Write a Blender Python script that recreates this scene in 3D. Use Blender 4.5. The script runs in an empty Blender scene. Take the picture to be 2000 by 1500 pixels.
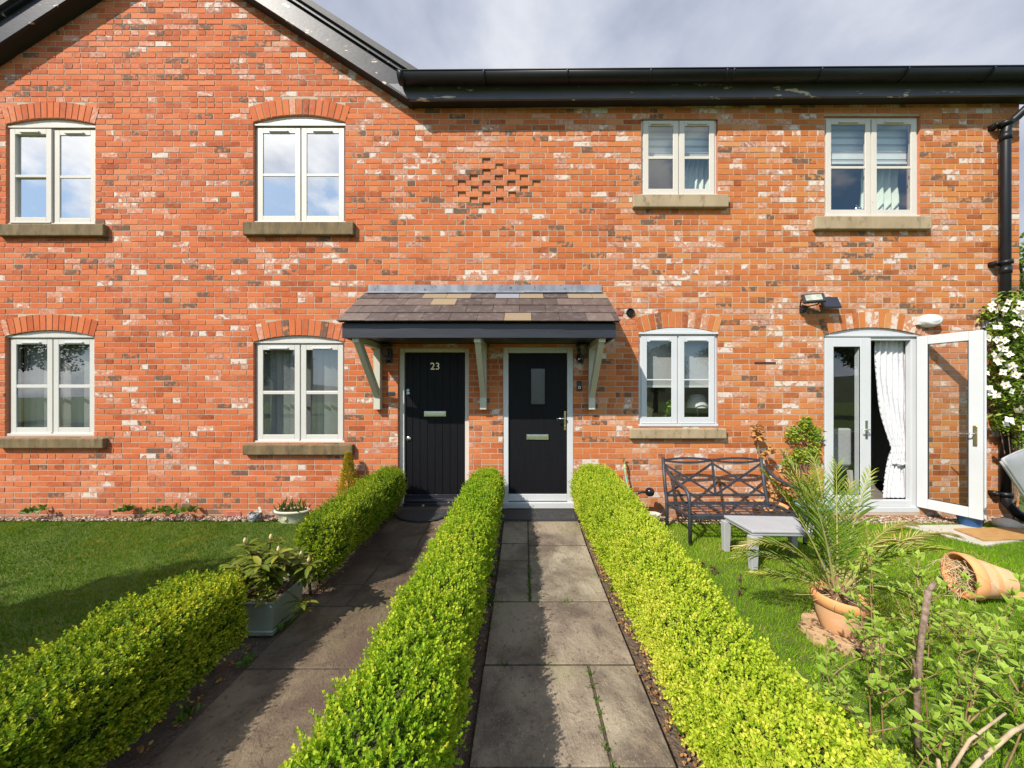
import bpy, math, random
import numpy as np
from mathutils import Vector, Matrix

random.seed(11)
RNG = np.random.default_rng(5)
SC = bpy.context.scene
COL = SC.collection
PI = math.pi
R = math.radians

# ------------------------------------------------------------------ measuring
F, CX, CY, EYE = 670.0, 1022.0, 770.0, 1.65      # survey of the photograph (2000 px wide)
D = F / 145.0                                    # distance from the viewer to the brick front

def W(px, py, y=0.0):
    """point standing y metres in front of the brick front"""
    Y = D - y
    return Vector(((px - CX) * Y / F, Y, EYE - (py - CY) * Y / F))

def wx(px, y=0.0): return (px - CX) * (D - y) / F
def wz(py, y=0.0): return EYE - (py - CY) * (D - y) / F

# ------------------------------------------------------------------ materials
def new_mat(name):
    m = bpy.data.materials.new(name); m.use_nodes = True
    nt = m.node_tree; nt.nodes.clear()
    out = nt.nodes.new('ShaderNodeOutputMaterial')
    return m, nt, out

class NT:
    def __init__(s, nt): s.nt = nt
    def n(s, t, **kw):
        nd = s.nt.nodes.new(t)
        for k, v in kw.items():
            if k in nd.inputs.keys() if isinstance(k, str) else False: nd.inputs[k].default_value = v
            else: setattr(nd, k, v)
        return nd
    def l(s, a, b): s.nt.links.new(a, b)
    def ramp(s, fac, stops, interp='LINEAR'):
        r = s.nt.nodes.new('ShaderNodeValToRGB'); r.color_ramp.interpolation = interp
        el = r.color_ramp.elements
        while len(el) < len(stops): el.new(0.5)
        for e, (p, c) in zip(el, stops):
            e.position = p
            e.color = (c, c, c, 1) if isinstance(c, (int, float)) else (*c, 1)
        s.l(fac, r.inputs[0]); return r.outputs[0]
    def mix(s, fac, a, b, blend='MIX'):
        m = s.nt.nodes.new('ShaderNodeMix'); m.data_type = 'RGBA'; m.blend_type = blend
        for inp, val in ((m.inputs[0], fac), (m.inputs[6], a), (m.inputs[7], b)):
            if hasattr(val, 'is_linked') or hasattr(val, 'links'): s.l(val, inp)
            elif isinstance(val, (int, float)): inp.default_value = val
            else: inp.default_value = (*val, 1)
        return m.outputs[2]
    def math(s, op, a, b=None, c=None, clamp=False):
        m = s.nt.nodes.new('ShaderNodeMath'); m.operation = op; m.use_clamp = clamp
        for i, v in enumerate((a, b, c)):
            if v is None: continue
            if isinstance(v, (int, float)): m.inputs[i].default_value = v
            else: s.l(v, m.inputs[i])
        return m.outputs[0]
    def noise(s, vec, scale, detail=4, rough=0.55, dist=0.0):
        n = s.nt.nodes.new('ShaderNodeTexNoise')
        n.inputs['Scale'].default_value = scale; n.inputs['Detail'].default_value = detail
        n.inputs['Roughness'].default_value = rough; n.inputs['Distortion'].default_value = dist
        if vec is not None: s.l(vec, n.inputs['Vector'])
        return n.outputs[0]
    def pos(s, scale=(1, 1, 1)):
        g = s.nt.nodes.new('ShaderNodeNewGeometry')
        if scale == (1, 1, 1): return g.outputs['Position']
        m = s.nt.nodes.new('ShaderNodeMapping'); m.inputs['Scale'].default_value = scale
        s.l(g.outputs['Position'], m.inputs['Vector']); return m.outputs[0]
    def attr(s, name):
        a = s.nt.nodes.new('ShaderNodeAttribute'); a.attribute_name = name
        return a
    def bump(s, h, strength=0.3, dist=0.01):
        b = s.nt.nodes.new('ShaderNodeBump'); b.inputs['Strength'].default_value = strength
        b.inputs['Distance'].default_value = dist; s.l(h, b.inputs['Height']); return b.outputs[0]
    def pbr(s, col, rough=0.6, metal=0.0, spec=0.5, normal=None):
        p = s.nt.nodes.new('ShaderNodeBsdfPrincipled')
        for inp, val in ((p.inputs['Base Color'], col), (p.inputs['Roughness'], rough), (p.inputs['Metallic'], metal)):
            if isinstance(val, (int, float)): inp.default_value = val
            elif isinstance(val, (tuple, list)): inp.default_value = (*val, 1)
            else: s.l(val, inp)
        p.inputs['Specular IOR Level'].default_value = spec
        if normal is not None: s.l(normal, p.inputs['Normal'])
        return p.outputs[0]

def pm(name, c1, c2=None, scale=8.0, rough=0.6, metal=0.0, spec=0.4, bump=0.0, bscale=60.0, stretch=(1, 1, 1), dirt=None, dirt_at=(0.62, 0.72), dscale=5.0, bdist=0.004):
    """plain procedural surface: two tones of one colour, a fine relief and, when given, stains or flakes of another colour"""
    m, nt, out = new_mat(name); t = NT(nt)
    p = t.pos(stretch)
    col = c1
    if c2: col = t.mix(t.ramp(t.noise(p, scale, 5), [(0.3, 0.0), (0.7, 1.0)]), c1, c2)
    if dirt: col = t.mix(t.ramp(t.noise(p, dscale, 6, 0.65), [(dirt_at[0], 0.0), (dirt_at[1], 1.0)]), col, dirt)
    nrm = t.bump(t.noise(p, bscale, 4), bump, bdist) if bump else None
    t.l(t.pbr(col, rough, metal, spec, nrm), out.inputs[0])
    return m

def leaf_mat(name, stops, transl=0.35, rough=0.45, edge=None, spec=0.35):
    """leaves: per-leaf tone, light passing through, optional pale margin"""
    m, nt, out = new_mat(name); t = NT(nt)
    col = t.ramp(t.attr('tone').outputs['Fac'], stops)
    if edge:
        e = t.attr('edge').outputs['Fac']
        e = t.math('ADD', e, t.math('MULTIPLY', t.math('SUBTRACT', t.noise(t.pos(), 90, 3), 0.5), 0.5))
        col = t.mix(t.ramp(e, [(edge[1], 0.0), (edge[1] + 0.12, 1.0)]), col, edge[0])
    a = t.pbr(col, rough, 0, spec)
    tr = nt.nodes.new('ShaderNodeBsdfTranslucent')
    t.l(t.mix(0.5, col, t.mix(1.0, col, (1.25, 1.2, 0.55), 'MULTIPLY')), tr.inputs[0])
    mx = nt.nodes.new('ShaderNodeMixShader'); mx.inputs[0].default_value = transl
    t.l(a, mx.inputs[1]); t.l(tr.outputs[0], mx.inputs[2]); t.l(mx.outputs[0], out.inputs[0])
    return m

def glass_mat(name, ior=1.6, base=0.0, tint=(0.93, 0.96, 0.95)):
    m, nt, out = new_mat(name); t = NT(nt)
    lw_ = nt.nodes.new('ShaderNodeLayerWeight'); lw_.inputs[0].default_value = 0.5
    r0 = ((ior - 1) / (ior + 1)) ** 2
    fr = t.math('MULTIPLY_ADD', t.math('POWER', lw_.outputs['Facing'], 4.0), 0.8 * (1 - r0), r0)
    g = nt.nodes.new('ShaderNodeBsdfGlossy'); g.inputs['Roughness'].default_value = 0.004
    g.inputs['Color'].default_value = (1, 1, 1, 1)
    tr = nt.nodes.new('ShaderNodeBsdfTransparent'); tr.inputs[0].default_value = (*tint, 1)
    wv = t.bump(t.noise(t.pos(), 2.2, 1), 0.02, 0.02); t.l(wv, g.inputs['Normal'])
    mx = nt.nodes.new('ShaderNodeMixShader')
    t.l(t.math('ADD', fr, base, clamp=True), mx.inputs[0]); t.l(tr.outputs[0], mx.inputs[1]); t.l(g.outputs[0], mx.inputs[2])
    t.l(mx.outputs[0], out.inputs[0]); return m

# ------------------------------------------------------------------ mesh helpers
ORG = {}
def org(o):
    while o is not None and o.parent is not None: o = o.parent
    return ORG.get(o.name, Vector((0, 0, 0))) if o is not None else Vector((0, 0, 0))

def tag(o, label=None, cat=None, group=None, kind=None):
    if label: o['label'] = label
    if cat: o['category'] = cat
    if group: o['group'] = group
    if kind: o['kind'] = kind
    return o

def thing(name, label, cat, loc=(0, 0, 0), group=None):
    o = bpy.data.objects.new(name, None); COL.objects.link(o)
    o.location = loc; o.empty_display_size = 0.1
    ORG[o.name] = Vector(loc)
    return tag(o, label, cat, group)

class MB:
    def __init__(s): s.v = []; s.f = []; s.m = []; s.a = {}
    def add(s, vs, fs, mi=0):
        b = len(s.v); s.v.extend([tuple(q) for q in vs])
        for f in fs: s.f.append(tuple(b + i for i in f)); s.m.append(mi)
    def quad(s, a, b, c, d, mi=0): s.add((a, b, c, d), ((0, 1, 2, 3),), mi)
    def box(s, x0, x1, y0, y1, z0, z1, mi=0):
        s.add([(x0, y0, z0), (x1, y0, z0), (x1, y1, z0), (x0, y1, z0), (x0, y0, z1), (x1, y0, z1), (x1, y1, z1), (x0, y1, z1)],
              [(0, 3, 2, 1), (4, 5, 6, 7), (0, 1, 5, 4), (1, 2, 6, 5), (2, 3, 7, 6), (3, 0, 4, 7)], mi)
    def bar(s, p0, p1, w, h, up=(0, 0, 1), mi=0, w1=None, h1=None):
        p0 = Vector(p0); p1 = Vector(p1); d = (p1 - p0).normalized(); u = Vector(up)
        sd = d.cross(u)
        if sd.length < 1e-5: sd = d.cross(Vector((0, 1, 0)))
        sd.normalize(); u = sd.cross(d)
        w1 = w1 or w; h1 = h1 or h
        vs = []
        for p, a, b in ((p0, w, h), (p1, w1, h1)):
            vs += [p - sd * a / 2 - u * b / 2, p + sd * a / 2 - u * b / 2, p + sd * a / 2 + u * b / 2, p - sd * a / 2 + u * b / 2]
        s.add(vs, [(0, 1, 2, 3), (7, 6, 5, 4), (0, 4, 5, 1), (1, 5, 6, 2), (2, 6, 7, 3), (3, 7, 4, 0)], mi)
    def tube(s, pts, r, n=8, mi=0, cap=True, flat=None):
        pts = [Vector(p) for p in pts]; k = len(pts)
        rs = [r] * k if isinstance(r, (int, float)) else list(r)
        b = len(s.v); prev = None
        for i, p in enumerate(pts):
            d = (pts[min(i + 1, k - 1)] - pts[max(i - 1, 0)]).normalized()
            if prev is None:
                a = d.cross(Vector((0, 0, 1)))
                if a.length < 0.05: a = d.cross(Vector((0, 1, 0)))
            else: a = prev - d * prev.dot(d)
            a.normalize(); prev = a; c = d.cross(a)
            for j in range(n):
                t = 2 * PI * j / n
                s.v.append(tuple(p + (a * math.cos(t) + c * math.sin(t)) * rs[i]))
        for i in range(k - 1):
            for j in range(n):
                j2 = (j + 1) % n
                s.f.append((b + i * n + j, b + i * n + j2, b + (i + 1) * n + j2, b + (i + 1) * n + j)); s.m.append(mi)
        if cap:
            s.f.append(tuple(b + j for j in reversed(range(n)))); s.m.append(mi)
            s.f.append(tuple(b + (k - 1) * n + j for j in range(n))); s.m.append(mi)
    def lathe(s, prof, M=None, n=32, mi=0, sx=1.0, sy=1.0):
        M = M or Matrix(); b = len(s.v); k = len(prof)
        for (r, z) in prof:
            for j in range(n):
                t = 2 * PI * j / n
                s.v.append(tuple(M @ Vector((r * math.cos(t) * sx, r * math.sin(t) * sy, z))))
        for i in range(k - 1):
            for j in range(n):
                j2 = (j + 1) % n
                s.f.append((b + i * n + j, b + i * n + j2, b + (i + 1) * n + j2, b + (i + 1) * n + j)); s.m.append(mi)
    def disc(s, r, z, M=None, n=32, mi=0, sx=1.0, sy=1.0):
        M = M or Matrix(); b = len(s.v)
        for j in range(n):
            t = 2 * PI * j / n; s.v.append(tuple(M @ Vector((r * math.cos(t) * sx, r * math.sin(t) * sy, z))))
        s.f.append(tuple(range(b, b + n))); s.m.append(mi)
    def prism(s, poly, y0, y1, mi=0):
        """poly of (x, z), extruded along y"""
        k = len(poly); vs = [(x, y0, z) for x, z in poly] + [(x, y1, z) for x, z in poly]
        fs = [tuple(range(k)), tuple(reversed(range(k, 2 * k)))]
        for i in range(k):
            j = (i + 1) % k; fs.append((i, k + i, k + j, j))
        s.add(vs, fs, mi)
    def slab(s, poly, z0, z1, mi=0):
        k = len(poly); vs = [(x, y, z0) for x, y in poly] + [(x, y, z1) for x, y in poly]
        fs = [tuple(reversed(range(k))), tuple(range(k, 2 * k))]
        for i in range(k):
            j = (i + 1) % k; fs.append((i, j, k + j, k + i))
        s.add(vs, fs, mi)
    def ball(s, c, r, n=16, mi=0, sz=1.0):
        prof = [(max(r * math.sin(PI * i / n), 1e-4), -r * math.cos(PI * i / n) * sz) for i in range(n + 1)]
        s.lathe(prof, Matrix.Translation(c), n * 2, mi)
    def build(s, name, mats, parent=None, smooth=False, bevel=0.0, solid=0.0, subd=0):
        if not isinstance(mats, (list, tuple)): mats = [mats]
        o3 = org(parent)
        me = bpy.data.meshes.new(name)
        me.from_pydata([(x - o3.x, y - o3.y, z - o3.z) for x, y, z in s.v], [], s.f)
        for m in mats: me.materials.append(m)
        if len(mats) > 1: me.polygons.foreach_set('material_index', s.m)
        for k, arr in s.a.items():
            at = me.attributes.new(k, 'FLOAT', 'POINT'); at.data.foreach_set('value', np.asarray(arr, dtype=np.float32))
        if smooth: me.polygons.foreach_set('use_smooth', [True] * len(me.polygons))
        me.update()
        o = bpy.data.objects.new(name, me); COL.objects.link(o)
        if parent is not None: o.parent = parent
        if solid:
            md = o.modifiers.new('thick', 'SOLIDIFY'); md.thickness = solid; md.offset = 0
        if bevel:
            md = o.modifiers.new('edge', 'BEVEL'); md.width = bevel; md.segments = 2; md.limit_method = 'ANGLE'; md.angle_limit = R(40)
        if smooth and bevel == 0:
            pass
        return o

def nmesh(name, V, T, mats, parent=None, attrs=None, smooth=False, mi=None):
    """triangle mesh from arrays"""
    o3 = org(parent); V = np.asarray(V, dtype=np.float32) - np.array(o3[:], dtype=np.float32)
    T = np.asarray(T, dtype=np.int32)
    me = bpy.data.meshes.new(name)
    me.vertices.add(len(V)); me.vertices.foreach_set('co', V.ravel())
    me.loops.add(T.size); me.loops.foreach_set('vertex_index', T.ravel())
    me.polygons.add(len(T)); me.polygons.foreach_set('loop_start', np.arange(0, T.size, 3, dtype=np.int32))
    if not isinstance(mats, (list, tuple)): mats = [mats]
    for m in mats: me.materials.append(m)
    if mi is not None: me.polygons.foreach_set('material_index', np.asarray(mi, dtype=np.int32))
    for k, arr in (attrs or {}).items():
        at = me.attributes.new(k, 'FLOAT', 'POINT'); at.data.foreach_set('value', np.asarray(arr, dtype=np.float32))
    me.update(calc_edges=True)
    if smooth: me.polygons.foreach_set('use_smooth', [True] * len(T))
    o = bpy.data.objects.new(name, me); COL.objects.link(o)
    if parent is not None: o.parent = parent
    return o

# leaf shapes: (along, across, lift, edge) and triangles
BOXLEAF = (np.array([(0, 0, 0, 0), (.5, .5, .07, 1), (1, 0, 0, .5), (.5, -.5, .07, 1)]), np.array([(0, 2, 1), (0, 3, 2)]))
OVATE = (np.array([(0, 0, 0, 0), (.3, 0, -.02, 0), (.65, 0, -.05, 0), (1, 0, -.14, 1), (.28, .45, .06, 1), (.64, .4, .0, 1), (.28, -.45, .06, 1), (.64, -.4, .0, 1)]),
         np.array([(0, 1, 4), (1, 2, 5), (1, 5, 4), (2, 3, 5), (0, 6, 1), (1, 7, 2), (1, 6, 7), (2, 7, 3)]))
LANCE = (np.array([(0, 0, 0, 0), (.35, 0, .0, 0), (.7, 0, -.05, 0), (1, 0, -.16, 1), (.35, .5, .05, 1), (.72, .4, .0, 1), (.35, -.5, .05, 1), (.72, -.4, .0, 1)]), OVATE[1])
BLADE = (np.array([(0, .5, 0, 0), (0, -.5, 0, 0), (.55, .38, .1, 0), (.55, -.38, .1, 0), (1, 0, .42, 0)]), np.array([(0, 1, 3), (0, 3, 2), (2, 3, 4)]))

def unit(a): return a / np.maximum(np.linalg.norm(a, axis=1, keepdims=True), 1e-9)

def scatter(tmpl, P, Dr, U, L, Wd):
    tv, tf = tmpl; n = len(P); k = len(tv)
    Dr = unit(Dr); S = unit(np.cross(Dr, U)); N = np.cross(S, Dr)
    L = np.broadcast_to(np.asarray(L, dtype=float), (n,)); Wd = np.broadcast_to(np.asarray(Wd, dtype=float), (n,))
    V = (P[:, None, :] + Dr[:, None, :] * (tv[None, :, 0:1] * L[:, None, None]) + S[:, None, :] * (tv[None, :, 1:2] * Wd[:, None, None])
         + N[:, None, :] * (tv[None, :, 2:3] * L[:, None, None]))
    T = tf[None] + (np.arange(n) * k)[:, None, None]
    edge = np.tile(tv[:, 3], n)
    return V.reshape(-1, 3), T.reshape(-1, 3), edge, k

def rnd(n, s=1.0): return RNG.normal(0, s, (n, 3))
UP = np.array([0.0, 0.0, 1.0])
# ------------------------------------------------------------------ world, sun, camera
SUN = Vector((1.0, 1.0, -1.35)).normalized()
def make_world():
    w = bpy.data.worlds.new('World'); SC.world = w; w.use_nodes = True
    nt = w.node_tree; nt.nodes.clear(); t = NT(nt)
    out = nt.nodes.new('ShaderNodeOutputWorld'); bg = nt.nodes.new('ShaderNodeBackground')
    sky = nt.nodes.new('ShaderNodeTexSky'); sky.sky_type = 'NISHITA'; sky.sun_disc = False
    sky.sun_elevation = R(43.7); sky.sun_rotation = R(225); sky.air_density = 1.2
    tc = nt.nodes.new('ShaderNodeTexCoord'); v = tc.outputs['Generated']
    sep = nt.nodes.new('ShaderNodeSeparateXYZ'); t.l(v, sep.inputs[0])
    # grey cloud bank over the roofs
    mp = nt.nodes.new('ShaderNodeMapping'); mp.inputs['Scale'].default_value = (1.0, 1.0, 1.5); mp.inputs['Rotation'].default_value = (0, R(28), 0)
    t.l(v, mp.inputs[0])
    n1 = t.noise(mp.outputs[0], 3.6, 8, 0.52, 0.15)
    bank = t.ramp(n1, [(0.30, (2.2, 2.5, 3.3)), (0.46, (3.3, 3.6, 4.5)), (0.56, (3.9, 4.2, 5.0)), (0.72, (5.3, 5.5, 6.0))])
    # broken white cumulus on blue behind the viewer
    mp2 = nt.nodes.new('ShaderNodeMapping'); mp2.inputs['Scale'].default_value = (1.0, 1.0, 1.35); mp2.inputs['Location'].default_value = (0.35, 0.1, 0.2)
    t.l(v, mp2.inputs[0])
    n2 = t.noise(mp2.outputs[0], 4.6, 9, 0.55, 0.15)
    body = t.ramp(t.noise(mp2.outputs[0], 7.0, 6), [(0.35, (6.0, 6.6, 7.8)), (0.65, (11.5, 11.5, 11.5))])
    cum = t.mix(t.ramp(n2, [(0.48, 0.0), (0.58, 1.0)]), t.mix(0.55, sky.outputs[0], (2.4, 4.9, 8.4)), body)
    mask = t.ramp(sep.outputs[1], [(0.0, 0.0), (0.22, 1.0)])
    c = t.mix(mask, cum, bank)
    t.l(c, bg.inputs[0]); bg.inputs[1].default_value = 0.1
    t.l(bg.outputs[0], out.inputs[0])
make_world()

sl = bpy.data.lights.new('sun', 'SUN'); sl.energy = 4.9; sl.angle = R(0.5); sl.color = (1.0, 0.94, 0.84)
so = bpy.data.objects.new('sun', sl); COL.objects.link(so); so.rotation_euler = SUN.to_track_quat('-Z', 'Y').to_euler(); so.location = (-10, -10, 14)

cam = bpy.data.cameras.new('camera'); co = bpy.data.objects.new('camera', cam); COL.objects.link(co)
co.location = (0, 0, EYE); co.rotation_euler = (R(90), 0, 0)
cam.sensor_width = 36; cam.lens = F / 2000 * 36; cam.shift_x = -(CX - 1000) / 2000; cam.shift_y = (CY - 750) / 2000
cam.clip_start = 0.05; cam.clip_end = 900
SC.camera = co
SC.view_settings.view_transform = 'Standard'; SC.view_settings.look = 'None'; SC.view_settings.exposure = 0.55; SC.view_settings.gamma = 1.0
SC.cycles.max_bounces = 8; SC.cycles.transparent_max_bounces = 24; SC.cycles.use_denoising = True
SC.cycles.sample_clamp_indirect = 6

# ------------------------------------------------------------------ surfaces of the house
def brick_mat():
    m, nt, out = new_mat('clay brick'); t = NT(nt)
    P = t.pos(); tone = t.attr('tone').outputs['Fac']; cls = t.attr('cls').outputs['Fac']; rn = t.attr('rnd').outputs['Fac']
    off = nt.nodes.new('ShaderNodeVectorMath'); off.operation = 'SCALE'; off.inputs[0].default_value = (37, 11, 53); t.l(rn, off.inputs['Scale'])
    ad = nt.nodes.new('ShaderNodeVectorMath'); ad.operation = 'ADD'; t.l(P, ad.inputs[0]); t.l(off.outputs[0], ad.inputs[1]); Q = ad.outputs[0]
    sep = nt.nodes.new('ShaderNodeSeparateXYZ'); t.l(P, sep.inputs[0])
    redder = t.ramp(t.math('MULTIPLY_ADD', sep.outputs[0], 0.1, 0.5), [(0.15, (0.50, 0.112, 0.036)), (0.95, (0.45, 0.140, 0.034))])
    base = t.mix(1.0, redder, t.ramp(tone, [(0.0, (0.55, 0.46, 0.44)), (0.22, (0.80, 0.74, 0.7)), (0.5, (1, 1, 1)), (0.75, (1.08, 1.25, 1.25)), (1.0, (1.1, 1.6, 2.1))]), 'MULTIPLY')
    mott = t.noise(Q, 14, 5, 0.6)
    base = t.mix(t.ramp(mott, [(0.38, 0.0), (0.78, 0.55)]), base, (0.50, 0.175, 0.082))
    # dull lime bloom in big patches of the wall
    bloom = t.ramp(t.noise(P, 0.9, 5, 0.6), [(0.5, 0.0), (0.7, 1.0)])
    base = t.mix(t.math('MULTIPLY', bloom, t.ramp(t.noise(Q, 22, 5, 0.65), [(0.42, 0.0), (0.7, 0.5)])), base, (0.56, 0.40, 0.31))
    # burnt ends, old paint
    nz = t.noise(Q, 17, 4, 0.55)
    dark = t.math('MULTIPLY', t.ramp(cls, [(0.06, 1.0), (0.075, 0.0)]), t.ramp(nz, [(0.44, 0.0), (0.5, 0.9)]))
    base = t.mix(dark, base, (0.115, 0.08, 0.058))
    chalk = t.math('MULTIPLY', t.ramp(cls, [(0.785, 0.0), (0.80, 1.0)]), t.ramp(t.noise(Q, 26, 6, 0.7), [(0.38, 0.0), (0.66, 0.75)]))
    base = t.mix(chalk, base, (0.54, 0.43, 0.36))
    nw = t.noise(Q, 11, 3, 0.5, 0.5)
    thr = t.ramp(cls, [(0.88, 0.0), (0.91, 0.06), (0.985, 0.12), (1.0, 0.26)])
    white = t.math('GREATER_THAN', t.math('ADD', nw, thr), 0.635)
    white = t.math('MULTIPLY', white, t.ramp(cls, [(0.885, 0.0), (0.895, 0.93)]))
    white = t.math('MULTIPLY', white, t.ramp(t.noise(Q, 45, 4, 0.7), [(0.3, 0.35), (0.5, 1.0)]))
    base = t.mix(white, base, t.mix(t.noise(Q, 30, 3), (0.50, 0.42, 0.36), (0.68, 0.61, 0.55)))
    damp = t.math('MULTIPLY', t.ramp(t.math('ADD', sep.outputs[2], t.math('MULTIPLY', t.noise(P, 2.5, 5), 0.5)), [(0.30, 0.55), (0.62, 0.0)]), t.noise(Q, 9, 4))
    base = t.mix(damp, base, (0.20, 0.13, 0.075))
    nrm = t.bump(t.noise(Q, 55, 5, 0.7), 0.5, 0.007)
    t.l(t.pbr(base, 0.86, 0, 0.2, nrm), out.inputs[0]); return m

M = {}
M['brick'] = brick_mat()
M['mortar'] = pm('lime mortar', (0.36, 0.275, 0.19), (0.48, 0.385, 0.29), 2.5, 0.95, bump=0.4, bscale=120, dirt=(0.27, 0.19, 0.12), dscale=1.6)
M['brick_plain'] = pm('brick reveal', (0.46, 0.15, 0.075), (0.55, 0.22, 0.12), 9, 0.9, stretch=(1, 1, 4), bump=0.3)
M['cream'] = pm('cream painted timber', (0.52, 0.475, 0.415), (0.575, 0.53, 0.47), 3, 0.45, spec=0.4, dirt=(0.42, 0.30, 0.19), dirt_at=(0.68, 0.74), dscale=13, stretch=(1, 1, 0.7))
M['white'] = pm('white plastic', (0.49, 0.50, 0.515), (0.53, 0.54, 0.555), 2, 0.28, spec=0.5)
M['offwhite'] = pm('ivory plastic', (0.52, 0.50, 0.46), (0.56, 0.54, 0.50), 2, 0.32, spec=0.5)
M['sill_dark'] = pm('weathered stone sill', (0.115, 0.077, 0.036), (0.21, 0.148, 0.075), 9, 0.9, stretch=(1, 1, 0.35), bump=0.3, dirt=(0.06, 0.05, 0.025), dirt_at=(0.5, 0.75), dscale=14)
M['sill_tan'] = pm('sandstone sill', (0.28, 0.205, 0.12), (0.37, 0.285, 0.18), 5, 0.88, bump=0.3, dirt=(0.14, 0.105, 0.06), dirt_at=(0.54, 0.72), dscale=13, stretch=(1, 1, .5))
M['black_paint'] = pm('flaking black gloss paint', (0.018, 0.018, 0.025), (0.036, 0.035, 0.047), 6, 0.42, spec=0.2, bump=0.25, bscale=26, dirt=(0.50, 0.41, 0.33), dirt_at=(0.625, 0.633), dscale=9, stretch=(0.6, 1, 1.3))
M['fascia_paint'] = pm('worn black fascia paint with painted sheen', (0.075, 0.074, 0.092), (0.105, 0.102, 0.125), 4, 0.4, spec=0.5, bump=0.3, bscale=22, dirt=(0.62, 0.52, 0.42), dirt_at=(0.625, 0.632), dscale=7, stretch=(0.45, 1, 1.6))  # black lightened to paint in reflected light under the gutter; pale flakes are wear
M['black_matt'] = pm('dark soffit paint', (0.014, 0.012, 0.013), (0.022, 0.02, 0.02), 4, 0.7)
M['gutter'] = pm('black gutter plastic', (0.006, 0.0065, 0.008), (0.011, 0.0115, 0.013), 4, 0.42, spec=0.3)
M['slate'] = pm('roof slate', (0.018, 0.017, 0.020), (0.04, 0.038, 0.043), 9, 0.6, bump=0.3)
M['lead'] = pm('weathered lead', (0.14, 0.15, 0.18), (0.27, 0.285, 0.32), 7, 0.5, 0.2, dirt=(0.05, 0.055, 0.065), dirt_at=(0.60, 0.68), dscale=24, stretch=(1, 1, 0.6))
M['post'] = pm('pale stone painted timber', (0.46, 0.44, 0.36), (0.52, 0.50, 0.42), 3, 0.5, spec=0.35)
M['room'] = pm('room plaster', (0.30, 0.29, 0.28), (0.34, 0.33, 0.32), 1, 0.9)
M['roomfloor'] = pm('room carpet', (0.12, 0.10, 0.085), (0.17, 0.15, 0.13), 6, 0.95)
M['glass_sky'] = glass_mat('coated sky facing pane', 2.0, 0.50)
M['glass'] = glass_mat('window pane', 1.9, 0.03)
M['glass_low'] = glass_mat('tinted window pane', 2.0, 0.05)
M['glass_clear'] = glass_mat('door pane', 1.5, 0.0)
M['chrome'] = pm('polished chrome', (0.75, 0.75, 0.76), None, 1, 0.16, 1.0)
M['brass'] = pm('worn brass', (0.62, 0.50, 0.27), (0.45, 0.36, 0.18), 30, 0.28, 1.0)
M['rubber'] = pm('black gasket', (0.02, 0.02, 0.022), None, 1, 0.6)

def door_mat(name, planks):
    m, nt, out = new_mat(name); t = NT(nt)
    g = t.noise(t.pos((60, 60, 2.5)), 1.0, 5, 0.6, 0.8)
    nrm = t.bump(g, 0.8 if not planks else 0.3, 0.005)
    col = t.mix(g, (0.005, 0.005, 0.0065), (0.013, 0.013, 0.016))
    sc = t.ramp(t.noise(t.pos((30, 30, 9)), 1.0, 6, 0.7), [(0.74, 0.0), (0.77, 1.0)])
    col = t.mix(sc, col, (0.09, 0.085, 0.08))
    t.l(t.pbr(col, 0.40, 0, 0.10, nrm), out.inputs[0]); return m
M['door_plank'] = door_mat('black painted planks', True)
M['door_grain'] = door_mat('black grained door skin', False)

# ------------------------------------------------------------------ the house
house = thing('brick_house', 'long red brick house front with a gable, black eaves, casement windows and two black doors', 'house', (0, D, 0))

# openings: x0, x1, bottom, springing, crown (None = flat head), depth of reveal
def op(x0, x1, yb, ys, yc, rec): return dict(x0=wx(x0), x1=wx(x1), zb=wz(yb), zs=wz(ys), zc=(wz(yc) if yc else None), rec=rec)
OPS = {
 'ul1': op(12, 187, 440, 243, 231, 0.045), 'ul2': op(495, 675, 436, 239, 224.5, 0.045),
 'll1': op(10, 185, 852, 657, 645, 0.045), 'll2': op(495, 673, 866, 668, 655, 0.045),
 'ur1': op(1252, 1402, 384, 229, None, 0.03), 'ur2': op(1610, 1797, 425, 226, None, 0.03),
 'lr1': op(1247, 1402, 833, 651, 639.5, 0.02), 'fd': op(1608, 1797, 1000, 655, 640, 0.03),
 'd1': op(777, 916, 1012, 679, None, 0.05), 'd2': op(982, 1120, 1012, 677, None, 0.02),
}
RING = 0.218
for o in OPS.values():
    if o['zc']:
        h = (o['x1'] - o['x0']) / 2; r = o['zc'] - o['zs']; Rr = (h * h + r * r) / (2 * r)
        o['cx'] = (o['x0'] + o['x1']) / 2; o['cz'] = o['zc'] - Rr; o['R'] = Rr; o['ang'] = math.asin(h / Rr)

XL, XR = -9.2, wx(1990)
ZEAVE = 5.60
APX, SL = -4.71, 0.655
# lower edge line of the right barge face (y = .17)
OV = 0.17
bx0, bz0 = W(801, 196, OV).x, W(801, 196, OV).z
bx1, bz1 = W(600, 66, OV).x, W(600, 66, OV).z
SL = (bz1 - bz0) / (bx0 - bx1)
APZ = bz0 + SL * (bx0 - APX)            # apex of lower barge line
def roofline(x): return APZ - SL * abs(x - APX)
def wall_top(x): return max(roofline(x) + 0.05, ZEAVE)

def blocked(z):
    out = []
    for o in OPS.values():
        if o['zb'] < z < o['zs'] + (0.0 if o['zc'] else 0.001): out.append((o['x0'], o['x1']))
        elif o['zc'] and o['zs'] <= z < o['zc'] + RING:
            Re = o['R'] + RING; dz = z - o['cz']
            if Re * Re > dz * dz:
                h = min(math.sqrt(Re * Re - dz * dz), dz * math.tan(o['ang']))
                out.append((o['cx'] - h, o['cx'] + h))
    if z > ZEAVE:
        w = max((APZ + 0.05 - z) / SL, 0)
        out += [(-99, APX - w), (APX + w, 99)]
    return sorted(out)

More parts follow.
